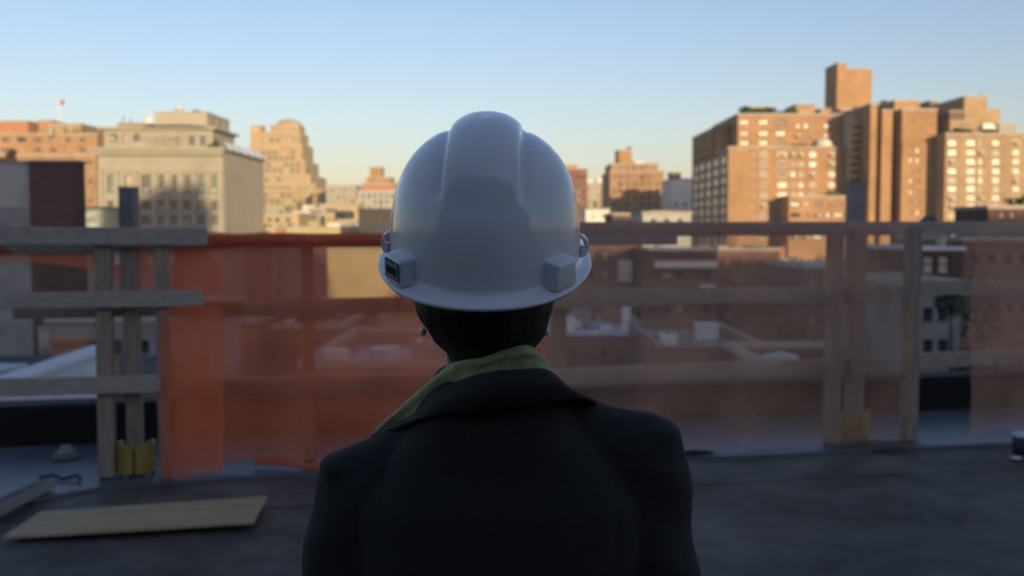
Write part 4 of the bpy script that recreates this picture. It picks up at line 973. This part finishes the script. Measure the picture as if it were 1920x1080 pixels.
# bucket at the right edge
p = P(1920, 851, 6.35); bu = root('paint_bucket', (p.x, p.y, .004), 'black bucket with white lid at the right edge of the roof', 'bucket')
d = MB(); d.lathe((p.x, p.y, .004), [(.070, 0), (.072, .11)], 20); d.build('body', M['metal_dark'], bu, True)
d = MB(); d.lathe((p.x, p.y, .116), [(.075, 0), (.075, .018), (.05, .026)], 20); d.build('lid', M['coping_white'], bu, True)
p = P(1905, 862, 6.22); d = MB(); d.lathe((p.x, p.y, .004), [(.035, 0), (.035, .008), (.02, .012)], 14)
tag(d.build('tin_cover', M['coping_white'], None, True, loc=(p.x, p.y, 0)), 'small white lid lying on the roof near the black bucket', 'lid')
# ridge of folded membrane near the right boots
d = MB(); pts = []; rd = []
for t in lin(0, 1, 14): pts.append(fp(2.05 + t * .75, -.12 + .02 * math.sin(t * 7), .006)); rd.append(.006 + .045 * math.sin(math.pi * t) ** 2)
d.tube(pts, rd, 10); o = d.build('membrane_fold', M['deck'], None, True, loc=pts[0]); tag(o, 'raised fold of dark roofing membrane in front of the right posts', 'roofing')
d = MB(); pts = [fp(0.98 + t * .3, -.10, .02) for t in lin(0, 1, 8)]; d.tube(pts, [.004, .014, .02, .018, .022, .016, .012, .004], 8)
o = d.build('membrane_fold', M['curb_black'], None, True, loc=pts[0]); tag(o, 'short dark roofing scrap on the roof right of the person', 'roofing')

# ================================================================== the person
SKIN = mat('skin', (0.30, 0.17, 0.115), 0.5, 0.08, 20, spec=0.4)
HAIR = mat('hair', (0.012, 0.009, 0.008), 0.42, 0.35, 60, bump=0.5, stretch=(1, 1, 0.08), spec=0.4)
JACK = mat('jacket_wool', (0.029, 0.0285, 0.027), 0.9, 0.12, 140, bump=0.12, spec=0.15)
b_ = JACK.node_tree.nodes['Principled BSDF']; b_.inputs['Sheen Weight'].default_value = 0.06; b_.inputs['Sheen Roughness'].default_value = 0.5
TROU = mat('trouser_wool', (0.02, 0.02, 0.023), 0.9, 0.2, 120, bump=0.2, spec=0.15)
SCARF = mat('scarf_green', (0.36, 0.41, 0.17), 0.85, 0.22, 60, bump=0.35, spec=0.2)
SCARF.node_tree.nodes['Principled BSDF'].inputs['Sheen Weight'].default_value = 0.4
SHOE = mat('shoe_leather', (0.012, 0.011, 0.01), 0.35, 0.2, 20)

pe = root('person', (-0.02, 1.13, 0.0), 'person seen from behind in black jacket and green scarf, looking at the skyline', 'person')

def ell(mb, c, rad, n=20, m=12, rot=None):
    c = Vector(c); i0 = len(mb.v)
    for j in range(m + 1):
        th = math.pi * j / m
        for i in range(n):
            a = 2 * math.pi * i / n
            p = Vector((rad[0] * math.sin(th) * math.cos(a), rad[1] * math.sin(th) * math.sin(a), rad[2] * math.cos(th)))
            if rot: p = rot @ p
            mb.v.append(tuple(c + p))
    for j in range(m):
        for i in range(n):
            mb.f.append((i0 + j * n + i, i0 + (j + 1) * n + i, i0 + (j + 1) * n + (i + 1) % n, i0 + j * n + (i + 1) % n))
def cap(mb, pts, rads, n=16):
    """rounded limb through pts, tapering"""
    mb.tube(pts, rads, n)
    for p, r_ in zip(pts, rads): ell(mb, p, (r_, r_, r_), 14, 8)
def loft(mb, rings, n=40, e=2.4):
    """rings: (cx, cy, z, half width, half depth)"""
    i0 = len(mb.v)
    for (cx, cy, z, a, b2) in rings:
        for i in range(n):
            t = 2 * math.pi * i / n; c_, s_ = math.cos(t), math.sin(t)
            mb.v.append((cx + a * math.copysign(abs(c_) ** (2 / e), c_), cy + b2 * math.copysign(abs(s_) ** (2 / e), s_), z))
    for k in range(len(rings) - 1):
        for i in range(n):
            mb.f.append((i0 + k * n + i, i0 + k * n + (i + 1) % n, i0 + (k + 1) * n + (i + 1) % n, i0 + (k + 1) * n + i))
    mb.f.append(tuple(i0 + j for j in reversed(range(n)))); e_ = i0 + (len(rings) - 1) * n
    mb.f.append(tuple(e_ + j for j in range(n)))
def fuse(mb, name, m, parent, voxel=0.007, smooth=8, fac=0.5):
    """one continuous surface from overlapping volumes"""
    o = mb.build(name, m, parent)
    rm = o.modifiers.new('r', 'REMESH'); rm.mode = 'VOXEL'; rm.voxel_size = voxel; rm.use_smooth_shade = True
    sm = o.modifiers.new('s', 'SMOOTH'); sm.iterations = smooth; sm.factor = fac
    dg = bpy.context.evaluated_depsgraph_get(); ev = o.evaluated_get(dg)
    me = bpy.data.meshes.new_from_object(ev); o.modifiers.clear(); o.data = me
    if not me.materials: me.materials.append(m)
    for p in me.polygons: p.use_smooth = True
    return o

HX, HY = -0.031, 1.125            # head centre
# --- body: head, neck, trunk, arms, hands, legs as one surface
mb = MB()
ell(mb, (HX, HY + .005, 1.435), (.073, .093, .100))
ell(mb, (HX, HY + .045, 1.385), (.058, .060, .066))                       # face and jaw
ell(mb, (HX, HY + .098, 1.395), (.013, .020, .022))                       # nose
ell(mb, (HX, HY + .090, 1.367), (.022, .014, .007)); ell(mb, (HX, HY + .088, 1.357), (.020, .014, .007))   # lips
ell(mb, (HX, HY + .082, 1.338), (.024, .022, .018))                       # chin
for s in (-1, 1):
    ell(mb, (HX + s * .066, HY + .010, 1.372), (.010, .020, .032), rot=Matrix.Rotation(s * .3, 3, 'Z'))   # ears
    ell(mb, (HX + s * .064, HY - .002, 1.346), (.007, .010, .010))
    ell(mb, (HX + s * .030, HY + .084, 1.425), (.024, .012, .008))        # brow
cap(mb, [(HX + .004, HY + .005, 1.36), (-.026, HY + .005, 1.30), (-.024, HY + .008, 1.23)], [.050, .049, .050])
loft(mb, [(-.02, 1.145, .74, .13, .085), (-.02, 1.145, .84, .12, .085), (-.015, 1.14, .98, .115, .08), (-.015, 1.14, 1.10, .14, .088), (-.015, 1.145, 1.19, .12, .07), (-.02, 1.145, 1.23, .06, .05)])
SH = {-1: Vector((-.160, 1.145, 1.135)), 1: Vector((.135, 1.145, 1.172))}
EL = {-1: Vector((-.192, 1.135, .895)), 1: Vector((.166, 1.135, .915))}
WR = {-1: Vector((-.205, 1.20, .69)), 1: Vector((.185, 1.20, .70))}
for s in (-1, 1):
    cap(mb, [SH[s], EL[s], WR[s]], [.042, .035, .024])
    w = WR[s]; pc = w + Vector((s * .002, .018, -.06))
    ell(mb, pc, (.017, .036, .045))
    for k in range(4):                                                    # fingers, slightly curled
        y = pc.y + .027 - k * .018; ln = (.062, .07, .066, .052)[k]
        p0 = Vector((pc.x, y, pc.z - .034)); p1 = p0 + Vector((-s * .004, .004, -ln * .45)); p2 = p1 + Vector((-s * .012, .006, -ln * .35)); p3 = p2 + Vector((-s * .014, .004, -ln * .22))
        mb.tube([p0, p1, p2, p3], [.0085, .0082, .0075, .006], 8); ell(mb, p3, (.0062, .0062, .0062), 8, 6)
    t0 = pc + Vector((0, .030, .012)); mb.tube([t0, t0 + Vector((-s * .008, .026, -.022)), t0 + Vector((-s * .014, .034, -.052))], [.0105, .0095, .007], 8)
    hp = Vector((-.02 + s * .075, 1.145, .76)); kn = Vector((-.02 + s * .085, 1.155, .42)); an = Vector((-.02 + s * .09, 1.125, .09))
    cap(mb, [hp, kn, an], [.078, .05, .034]); ell(mb, (an.x, an.y + .05, .045), (.036, .105, .035))
body = fuse(mb, 'body', SKIN, pe, .0055, 4)
# --- hair: cropped at the nape, with loose strands
mb = MB()
ell(mb, (HX, HY - .004, 1.43), (.081, .104, .108))
ell(mb, (HX, HY - .012, 1.388), (.084, .080, .052))
ell(mb, (HX, HY - .018, 1.366), (.078, .072, .046)); ell(mb, (HX + .004, HY - .022, 1.346), (.068, .062, .044))
cap(mb, [(HX + .004, HY - .016, 1.345), (-.025, HY - .012, 1.305)], [.052, .046])
hair = fuse(mb, 'hair', HAIR, pe, .005, 6)
r = random.Random(5)
for k in range(0):
    pass
mb = MB()
for k in range(90):
    a = r.uniform(-2.75, -0.4); c_, s_ = math.cos(a), math.sin(a)
    p = Vector((HX + c_ * .074, HY - .012 + s_ * .078, 1.385 + r.uniform(-.03, .015)))
    q = p + Vector((c_ * r.uniform(-.012, .010) - (p.x - HX) * .22, s_ * r.uniform(-.006, .008) + .006, -r.uniform(.012, .028)))
    e_ = q + Vector((-(p.x - HX) * r.uniform(.05, .35) + r.uniform(-.006, .006), r.uniform(-.004, .01), -r.uniform(.004, .012)))
    mb.tube([p, q, e_], [.0007, .0006, .0002], 4)
for k in range(3):                                                        # flyaways at the left temple
    p = Vector((HX - .078, HY - .01, 1.395 + r.uniform(-.01, .01))); mb.tube([p, p + Vector((-.010 - r.random() * .01, -.01, -.008)), p + Vector((-.012 - r.random() * .012, -.012, -.03))], [.0005, .0004, .0002], 4)
st = mb.build('strands', HAIR, hair); st['kind'] = 'stuff'
# --- earrings
for s in (-1, 1):
    mb = MB(); c = Vector((HX + s * .0695, HY - .004, 1.334)); ell(mb, c, (.0040, .0040, .0046), 14, 10); mb.tube([c + Vector((0, 0, .005)), c + Vector((-s * .002, .004, .012))], .0007, 6)
    e_ = mb.build('earring', mat('pearl', (0.62, 0.62, 0.60), .18, .03, 10, coat=1.0), pe, True)

# --- jacket
mb = MB()
loft(mb, [(-.015, 1.145, .66, .155, .115), (-.015, 1.145, .74, .152, .112), (-.015, 1.14, .86, .138, .104), (-.015, 1.138, .98, .145, .102), (-.014, 1.135, 1.08, .165, .104), (-.013, 1.137, 1.14, .165, .100), (-.012, 1.142, 1.185, .138, .093), (-.018, 1.146, 1.225, .102, .094), (-.022, 1.144, 1.262, .080, .090), (-.024, 1.140, 1.29, .060, .070)], e=2.6)
cap(mb, [(-.075, 1.145, 1.205), (-.135, 1.143, 1.163), (-.176, 1.142, 1.143)], [.050, .054, .056])
cap(mb, [(.030, 1.145, 1.222), (.100, 1.143, 1.194), (.146, 1.142, 1.186)], [.050, .054, .056])
for s in (-1, 1):
    a = Vector((-.178, 1.142, 1.138)) if s < 0 else Vector((.146, 1.142, 1.180)); a2 = a.lerp(EL[s], .45) + Vector((s * .006, -.004, 0))
    cap(mb, [a, a2, EL[s] + Vector((s * .008, 0, 0)), EL[s].lerp(WR[s], .5) + Vector((s * .004, 0, 0)), WR[s] + Vector((0, -.004, .012))], [.056, .055, .052, .045, .037])
    # soft crease where sleeve meets body and a fold at mid upper arm
ell(mb, (-.196, 1.142, 1.176), (.027, .046, .015)); ell(mb, (.168, 1.142, 1.216), (.027, .046, .016))     # shoulder pads
jacket = fuse(mb, 'jacket', JACK, pe, .0045, 9)
_nr = [v.normal.copy() for v in jacket.data.vertices]
for v in jacket.data.vertices:            # cloth creases
    p = v.co + wloc(pe)
    s = 1 if p.x > -.015 else -1
    ax = abs(p.x + .015)
    k = 0.0
    if ax > .13 and .8 < p.z < 1.19:
        k = .0035 * math.sin(p.z * 58 + ax * 40 + s) * min(1, (ax - .13) / .05)
    k += .0022 * noise.noise(Vector((p.x * 14, p.y * 10, p.z * 7)))
    seam = .0014 * math.exp(-((ax - .128 - .10 * max(0, 1.10 - p.z) * 0) / .005) ** 2) if p.y < 1.13 and .95 < p.z < 1.18 else 0
    mid = .0014 * math.exp(-((p.x + .013) / .003) ** 2) if p.y < 1.1 and p.z < 1.22 else 0
    v.co += _nr[v.index] * (k - seam - mid)

def spline(pts, n):
    """Catmull-Rom through 3-D points"""
    out = []; q = [pts[0]] + list(pts) + [pts[-1]]
    for k in range(1, len(q) - 2):
        for i in range(n):
            t = i / n; a, b, c, d_ = q[k - 1], q[k], q[k + 1], q[k + 2]
            out.append(0.5 * ((2 * b) + (c - a) * t + (2 * a - 5 * b + 4 * c - d_) * t * t + (3 * b - a - 3 * c + d_) * t ** 3))
    out.append(q[-2]); return out
def band(name, m, parent, rows, thick, n=10, mid=8, rough=0.0, seed=0):
    """cloth band through several long edge curves (rows of (px, py, D))"""
    rr = [spline([P(*p) if not isinstance(p, Vector) else p for p in row], n) for row in rows]
    L_ = len(rr[0]); d = MB(); cols = []
    for i in range(L_): cols.append(spline([row[i] for row in rr], mid))
    h = len(cols[0])
    for i in range(L_):
        for j in range(h):
            p = cols[i][j]; k = rough * noise.noise(Vector((p.x * 26 + seed, p.y * 26, p.z * 26)))
            d.v.append(tuple(p + Vector((0, -k, k * .5))))
    for i in range(L_ - 1):
        for j in range(h - 1):
            k = i * h + j; d.f.append((k, k + h, k + h + 1, k + 1))
    o = d.build(name, m, parent, True)
    s = o.modifiers.new('s', 'SOLIDIFY'); s.thickness = thick; s.offset = 0
    sb = o.modifiers.new('b', 'SUBSURF'); sb.levels = 1; sb.render_levels = 1
    return o
# collar leaf folded over: inside foot, fold line, outer edge
fold = [(716, 806, 1.19), (770, 782, 1.125), (826, 734, 1.085), (896, 705, 1.058), (965, 695, 1.052), (1026, 696, 1.066), (1056, 726, 1.098), (1084, 746, 1.15), (1090, 760, 1.22)]
bulge = [(706, 812, 1.175), (768, 790, 1.100), (830, 755, 1.058), (902, 735, 1.034), (978, 722, 1.028), (1046, 722, 1.044), (1082, 738, 1.078), (1102, 750, 1.14), (1106, 764, 1.21)]
edge = [(694, 820, 1.165), (768, 793, 1.092), (836, 776, 1.056), (910, 769, 1.041), (1006, 754, 1.040), (1085, 748, 1.066), (1114, 752, 1.095), (1120, 760, 1.14), (1120, 772, 1.20)]
foot = [(740, 800, 1.20), (786, 778, 1.14), (834, 742, 1.105), (898, 722, 1.080), (965, 714, 1.074), (1016, 714, 1.085), (1044, 734, 1.11), (1066, 752, 1.15), (1074, 764, 1.21)]
band('collar', JACK, jacket, [foot, fold, bulge, edge], .004, 10, 6, .002, 1)
# scarf: upper edge, outer roll, tucked lower edge
up = [(712, 812, 1.24), (735, 785, 1.185), (778, 741, 1.145), (822, 702, 1.115), (862, 672, 1.092), (905, 664, 1.074), (945, 652, 1.066), (980, 646, 1.070), (1006, 660, 1.095), (1024, 684, 1.13), (1036, 710, 1.20)]
out1 = [(700, 812, 1.225), (722, 790, 1.165), (768, 752, 1.125), (816, 712, 1.094), (862, 684, 1.072), (908, 676, 1.055), (950, 664, 1.047), (990, 658, 1.052), (1018, 672, 1.078), (1034, 694, 1.118), (1046, 716, 1.19)]
dip = [(712, 815, 1.215), (738, 795, 1.158), (784, 762, 1.118), (828, 726, 1.092), (868, 700, 1.070), (910, 688, 1.058), (950, 678, 1.050), (990, 674, 1.055), (1020, 684, 1.080), (1037, 702, 1.12), (1050, 722, 1.19)]
low = [(724, 818, 1.20), (758, 800, 1.142), (806, 772, 1.106), (848, 744, 1.080), (884, 724, 1.064), (918, 712, 1.056), (955, 706, 1.052), (995, 704, 1.060), (1026, 706, 1.085), (1044, 718, 1.125), (1056, 732, 1.19)]
scarf = band('scarf', SCARF, pe, [up, out1, dip, low], .0035, 10, 6, .003, 4)
fr = [P(*p) for p in ((712, 812, 1.24), (1036, 710, 1.20))]
# front drape so the scarf closes round the neck
band('scarf', SCARF, pe, [[Vector((-.135, 1.22, 1.225)), Vector((-.085, 1.235, 1.26)), Vector((-.025, 1.215, 1.262)), Vector((.03, 1.20, 1.28))], [Vector((-.13, 1.245, 1.20)), Vector((-.08, 1.27, 1.205)), Vector((-.02, 1.265, 1.20)), Vector((.045, 1.225, 1.235))], [Vector((-.10, 1.24, 1.15)), Vector((-.06, 1.25, 1.12)), Vector((-.01, 1.25, 1.12)), Vector((.03, 1.24, 1.16))]], .004, 8, 8, .004, 7)
# --- trousers and shoes
mb = MB()
loft(mb, [(-.02, 1.145, .70, .145, .100), (-.02, 1.145, .80, .14, .098), (-.02, 1.145, .90, .125, .092)])
for s in (-1, 1):
    hp = Vector((-.02 + s * .073, 1.145, .74)); kn = Vector((-.02 + s * .085, 1.155, .42)); an = Vector((-.02 + s * .09, 1.125, .07))
    cap(mb, [hp, kn], [.088, .064]); mb.tube([kn, an], [.064, .056], 16)
fuse(mb, 'trousers', TROU, pe, .008, 6)
for s in (-1, 1):
    mb = MB(); ell(mb, (-.02 + s * .09, 1.175, .052), (.043, .125, .048)); ell(mb, (-.02 + s * .09, 1.11, .05), (.04, .055, .055)); mb.box(-.02 + s * .09 - .04, -.02 + s * .09 + .04, 1.06, 1.29, .014, .03)
    fuse(mb, 'shoe', SHOE, pe, .007, 5)

# ================================================================== the hard hat
HAT = mat('hat_plastic', (0.73, 0.735, 0.74), 0.13, 0.035, 14, spec=0.55)
hb = HAT.node_tree.nodes['Principled BSDF']; # faint scuffs break up the gloss
_n = HAT.node_tree.nodes; _l = HAT.node_tree.links
_z = _n.new('ShaderNodeTexNoise'); _z.inputs['Scale'].default_value = 26; _z.inputs['Detail'].default_value = 8
_m = _n.new('ShaderNodeMapRange'); _m.inputs[1].default_value = .45; _m.inputs[2].default_value = .72; _m.inputs[3].default_value = .10; _m.inputs[4].default_value = .30
_t = [x for x in _n if x.type == 'MAPPING'][0]
_l.new(_t.outputs[0], _z.inputs['Vector']); _l.new(_z.outputs[0], _m.inputs[0]); _l.new(_m.outputs[0], hb.inputs['Roughness'])
TILT = R(17.0); ROLL = R(1.0); YAW = R(-1.0)
hc = Vector((-0.030, 1.125, 1.425))
hat = bpy.data.objects.new('hard_hat', None); COL.objects.link(hat); hat.location = hc
hat.rotation_euler = (TILT, ROLL, YAW); WLOC['hard_hat'] = Vector((0, 0, 0))   # parts are given in the hat's own frame
tag(hat, 'glossy white hard hat with central ridge on the person\'s head', 'hard hat')
AX, AYR, AYF, HH, NE = .1065, .134, .142, .140, 2.6
def sst(a, b, x):
    t = max(0, min(1, (x - a) / (b - a))); return t * t * (3 - 2 * t)
def crown(t, ph):
    c_, s_ = math.cos(t), math.sin(t); ay = AYF if s_ > 0 else AYR
    rho = max(0.0, math.cos(ph)) ** (2 / NE); z = HH * max(0, math.sin(ph)) ** (2 / NE)
    return Vector((AX * rho * c_, ay * rho * s_, z))
N = 224
ring = []
def brimw(t):
    s_ = math.sin(t)
    return .0135 + (.036 * sst(.25, .95, s_)) + .0055 * sst(.3, 1, -s_)
V = []; Fc = []
prof = []
K = 84
for i in range(N):
    t = 2 * math.pi * i / N; base = crown(t, 0.0); o_ = Vector((base.x / AX ** 2, base.y / (AYF if base.y > 0 else AYR) ** 2, 0)).normalized()
    w = brimw(t); drop = .30
    col = [base + o_ * (w - .0015) + Vector((0, 0, -.004 - w * drop - .0035)), base + o_ * w + Vector((0, 0, -.004 - w * drop - .0015)), base + o_ * (w - .0006) + Vector((0, 0, -.004 - w * drop + .0008))]
    for q in (0.85, .65, .45, .28): col.append(base + o_ * (w * q) + Vector((0, 0, -.004 - w * q * drop + .0008)))
    col.append(base + o_ * .0022 + Vector((0, 0, -.0030))); col.append(base + o_ * .0008 + Vector((0, 0, -.0005)))
    for k in range(K):
        ph = math.pi / 2 * ((k + .6) / K) ** 1.25
        p = crown(t, ph)
        # normal estimate of the crown
        nrm = Vector((p.x / AX ** 2, p.y / (AYF if p.y > 0 else AYR) ** 2, p.z / HH ** 2)); nrm.normalize()
        fade = sst(.084, .098, p.z) * (1 - .55 * sst(.112, .138, p.z)) if p.y < 0 else sst(.03, .075, p.z)
        hgt = .0145 * sst(.080, .136, p.z) if p.y < 0 else .0135 * fade
        wid = .037 + .004 * sst(.138, .08, p.z)
        u_ = abs(p.x) / (wid + .004); rr_ = 2.2 + 3.0 * sst(.135, .10, p.z)
        rd = hgt * max(0.0, 1 - u_ ** rr_) ** .85 if u_ < 1 else 0.0
        # shallow groove either side of the ridge
        q_ = abs(p.x) - wid - .004
        gv = -(.0052 if p.y < 0 else .002) * fade * (math.exp(-(q_ / .0042) ** 2) if q_ < 0 else math.exp(-(q_ / .0075) ** 2))
        tip = .0012 * math.exp(-((p.x) / .0035) ** 2) * sst(.124, .139, p.z) * (1 if p.y < -.01 else 0)
        p = p + nrm * (rd + gv + tip)
        col.append(p)
    prof.append(col)
H_ = len(prof[0])
for col in prof: V += [tuple(p) for p in col]
topi = len(V); V.append((0, 0, HH + .014))
for i in range(N):
    for k in range(H_ - 1):
        a = i * H_ + k; b2 = ((i + 1) % N) * H_ + k; Fc.append((a, b2, b2 + 1, a + 1))
    Fc.append((i * H_ + H_ - 1, ((i + 1) % N) * H_ + H_ - 1, topi))
d = MB(); d.v = V; d.f = Fc
shell = d.build('shell', HAT, hat, True)
so = shell.modifiers.new('s', 'SOLIDIFY'); so.thickness = .0026; so.offset = -1
def hatbox(name, ang, w, h, dp, z0, m=HAT, out=0.0, slope=.0):
    """rounded box on the shell: ang measured from the rear, + to the right"""
    t = -math.pi / 2 + ang; base = crown(t, 0.0)
    o_ = Vector((base.x / AX ** 2, base.y / AYR ** 2, 0)).normalized(); T = Vector((-o_.y, o_.x, 0))
    c = base + o_ * out
    d = MB(); i = len(d.v)
    for (q, r_, z) in ((-1, -1, z0), (1, -1, z0), (1, 1, z0), (-1, 1, z0), (-1, -1, z0 + h), (1, -1, z0 + h), (1, 1, z0 + h - slope), (-1, 1, z0 + h - slope)):
        k = .88 if z > z0 and r_ > 0 else 1
        d.v.append(tuple(c + T * (q * w / 2 * (k if r_ > 0 else 1.1)) + o_ * ((-.012 if r_ < 0 else dp)) + Vector((0, 0, z))))
    for f in ((3, 2, 1, 0), (4, 5, 6, 7), (0, 1, 5, 4), (1, 2, 6, 5), (2, 3, 7, 6), (3, 0, 4, 7)): d.f.append(f)
    bb = d.build(name, m, hat, True); bevel(bb, .0042, 4); bb.data.polygons.foreach_set('use_smooth', [True] * 6)
    return bb, c, o_, T
lug, c, o_, T = hatbox('slot_lug', R(-49), .037, .034, .0145, -.006, slope=.004)
# printed rating mark on the left lug: dark frame with small letters
DK = mat('print_dark', (0.03, 0.045, 0.04), .5, .05, 10)
DK2 = mat('print_grey', (0.20, 0.23, 0.22), .5, .05, 10)
def plate(name, m, u0, u1, v0, v1, proud, parent):
    d = MB(); f = c + o_ * (.0145 + proud)
    tl_ = -.00012
    d.quad(f + T * u0 + Vector((0, 0, v0)), f + T * u1 + Vector((0, 0, v0)), f + T * u1 + Vector((0, 0, v1)), f + T * u0 + Vector((0, 0, v1)))
    return d.build(name, m, parent)
pl = plate('label_plate', DK, -.0155, .0155, .000, .0205, .0006, lug)
plate('label_field', DK2, -.0138, .0138, .0018, .0187, .0009, lug)
for k in range(4):
    u = -.0095 + k * .0055
    d = MB(); f = c + o_ * .0157
    def st_(ua, va, ub, vb):
        a = f + T * ua + Vector((0, 0, va)); b2 = f + T * ub + Vector((0, 0, vb)); d.bar(a, b2, .0004, .0011, o_)
    st_(u, .0055, u, .0135); st_(u + .0032, .0055, u + .0032, .0135)
    if k % 2 == 0: st_(u, .0135, u + .0032, .0135)
    st_(u, .0095 if k < 3 else .0055, u + .0032, .0095 if k < 3 else .0055)
    d.build('letter', DK, lug)
hatbox('slot_lug', R(47), .037, .034, .0145, -.006, slope=.004)
# dark scratch beside the right groove
d = MB(); pts = []
for k in range(7):
    t_ = k / 6; tt = -math.pi / 2 + R(16.5 + 3 * t_); q = crown(tt, R(66 - 9 * t_)); pts.append(q + Vector((q.x / AX ** 2, q.y / AYR ** 2, q.z / HH ** 2)).normalized() * (.0062 - .002 * t_))
d.tube(pts, [.0003, .0007, .0008, .0006, .0008, .0006, .0003], 6); d.build('scratch', DK2, hat, True)
# side chin-strap clips: small hooded loops
for s in (-1, 1):
    t = 0.0 if s > 0 else math.pi; bx = s * AX
    d = MB(); pts = []
    for k in range(11):
        a = math.pi * k / 10; pts.append(Vector((bx + s * (-.0006 + .0078 * math.sin(a)), -.012, .002 + .011 * (1 - math.cos(a)))))
    for k in range(10):
        p, q = pts[k], pts[k + 1]; d.bar(p, q, .0032, .014, Vector((0, 1, 0)))
    d.box(min(bx, bx + s * .0068), max(bx, bx + s * .0068), -.0188, -.0052, .003, .012)
    cl = d.build('strap_clip', HAT, hat, True); bevel(cl, .0008, 2)
# harness band inside, just visible from below
d = MB()
for i in range(48):
    t0, t1 = 2 * math.pi * i / 48, 2 * math.pi * (i + 1) / 48
    e0_, e1_ = crown(t0, 0) * .93, crown(t1, 0) * .93
    d.quad(e0_ + Vector((0, 0, -.012)), e1_ + Vector((0, 0, -.012)), e1_ + Vector((0, 0, .02)), e0_ + Vector((0, 0, .02)))
d.build('headband', M['metal_dark'], hat, True)

# ================================================================== hazy evening air
d = MB(); d.box(-420, 420, -90, 560, GZ - 1, 42)
hz = d.build('haze', M['concrete']); hz.data.materials.clear()
hm = bpy.data.materials.new('haze_air'); hm.use_nodes = True
hn = hm.node_tree.nodes; hn.clear(); ho = hn.new('ShaderNodeOutputMaterial'); pv = hn.new('ShaderNodeVolumePrincipled')
pv.inputs['Color'].default_value = (0.95, 0.93, 0.90, 1); pv.inputs['Density'].default_value = 0.00045; pv.inputs['Anisotropy'].default_value = 0.0
hm.node_tree.links.new(pv.outputs[0], ho.inputs['Volume']); hz.data.materials.append(hm)
tag(hz, None, kind='stuff')
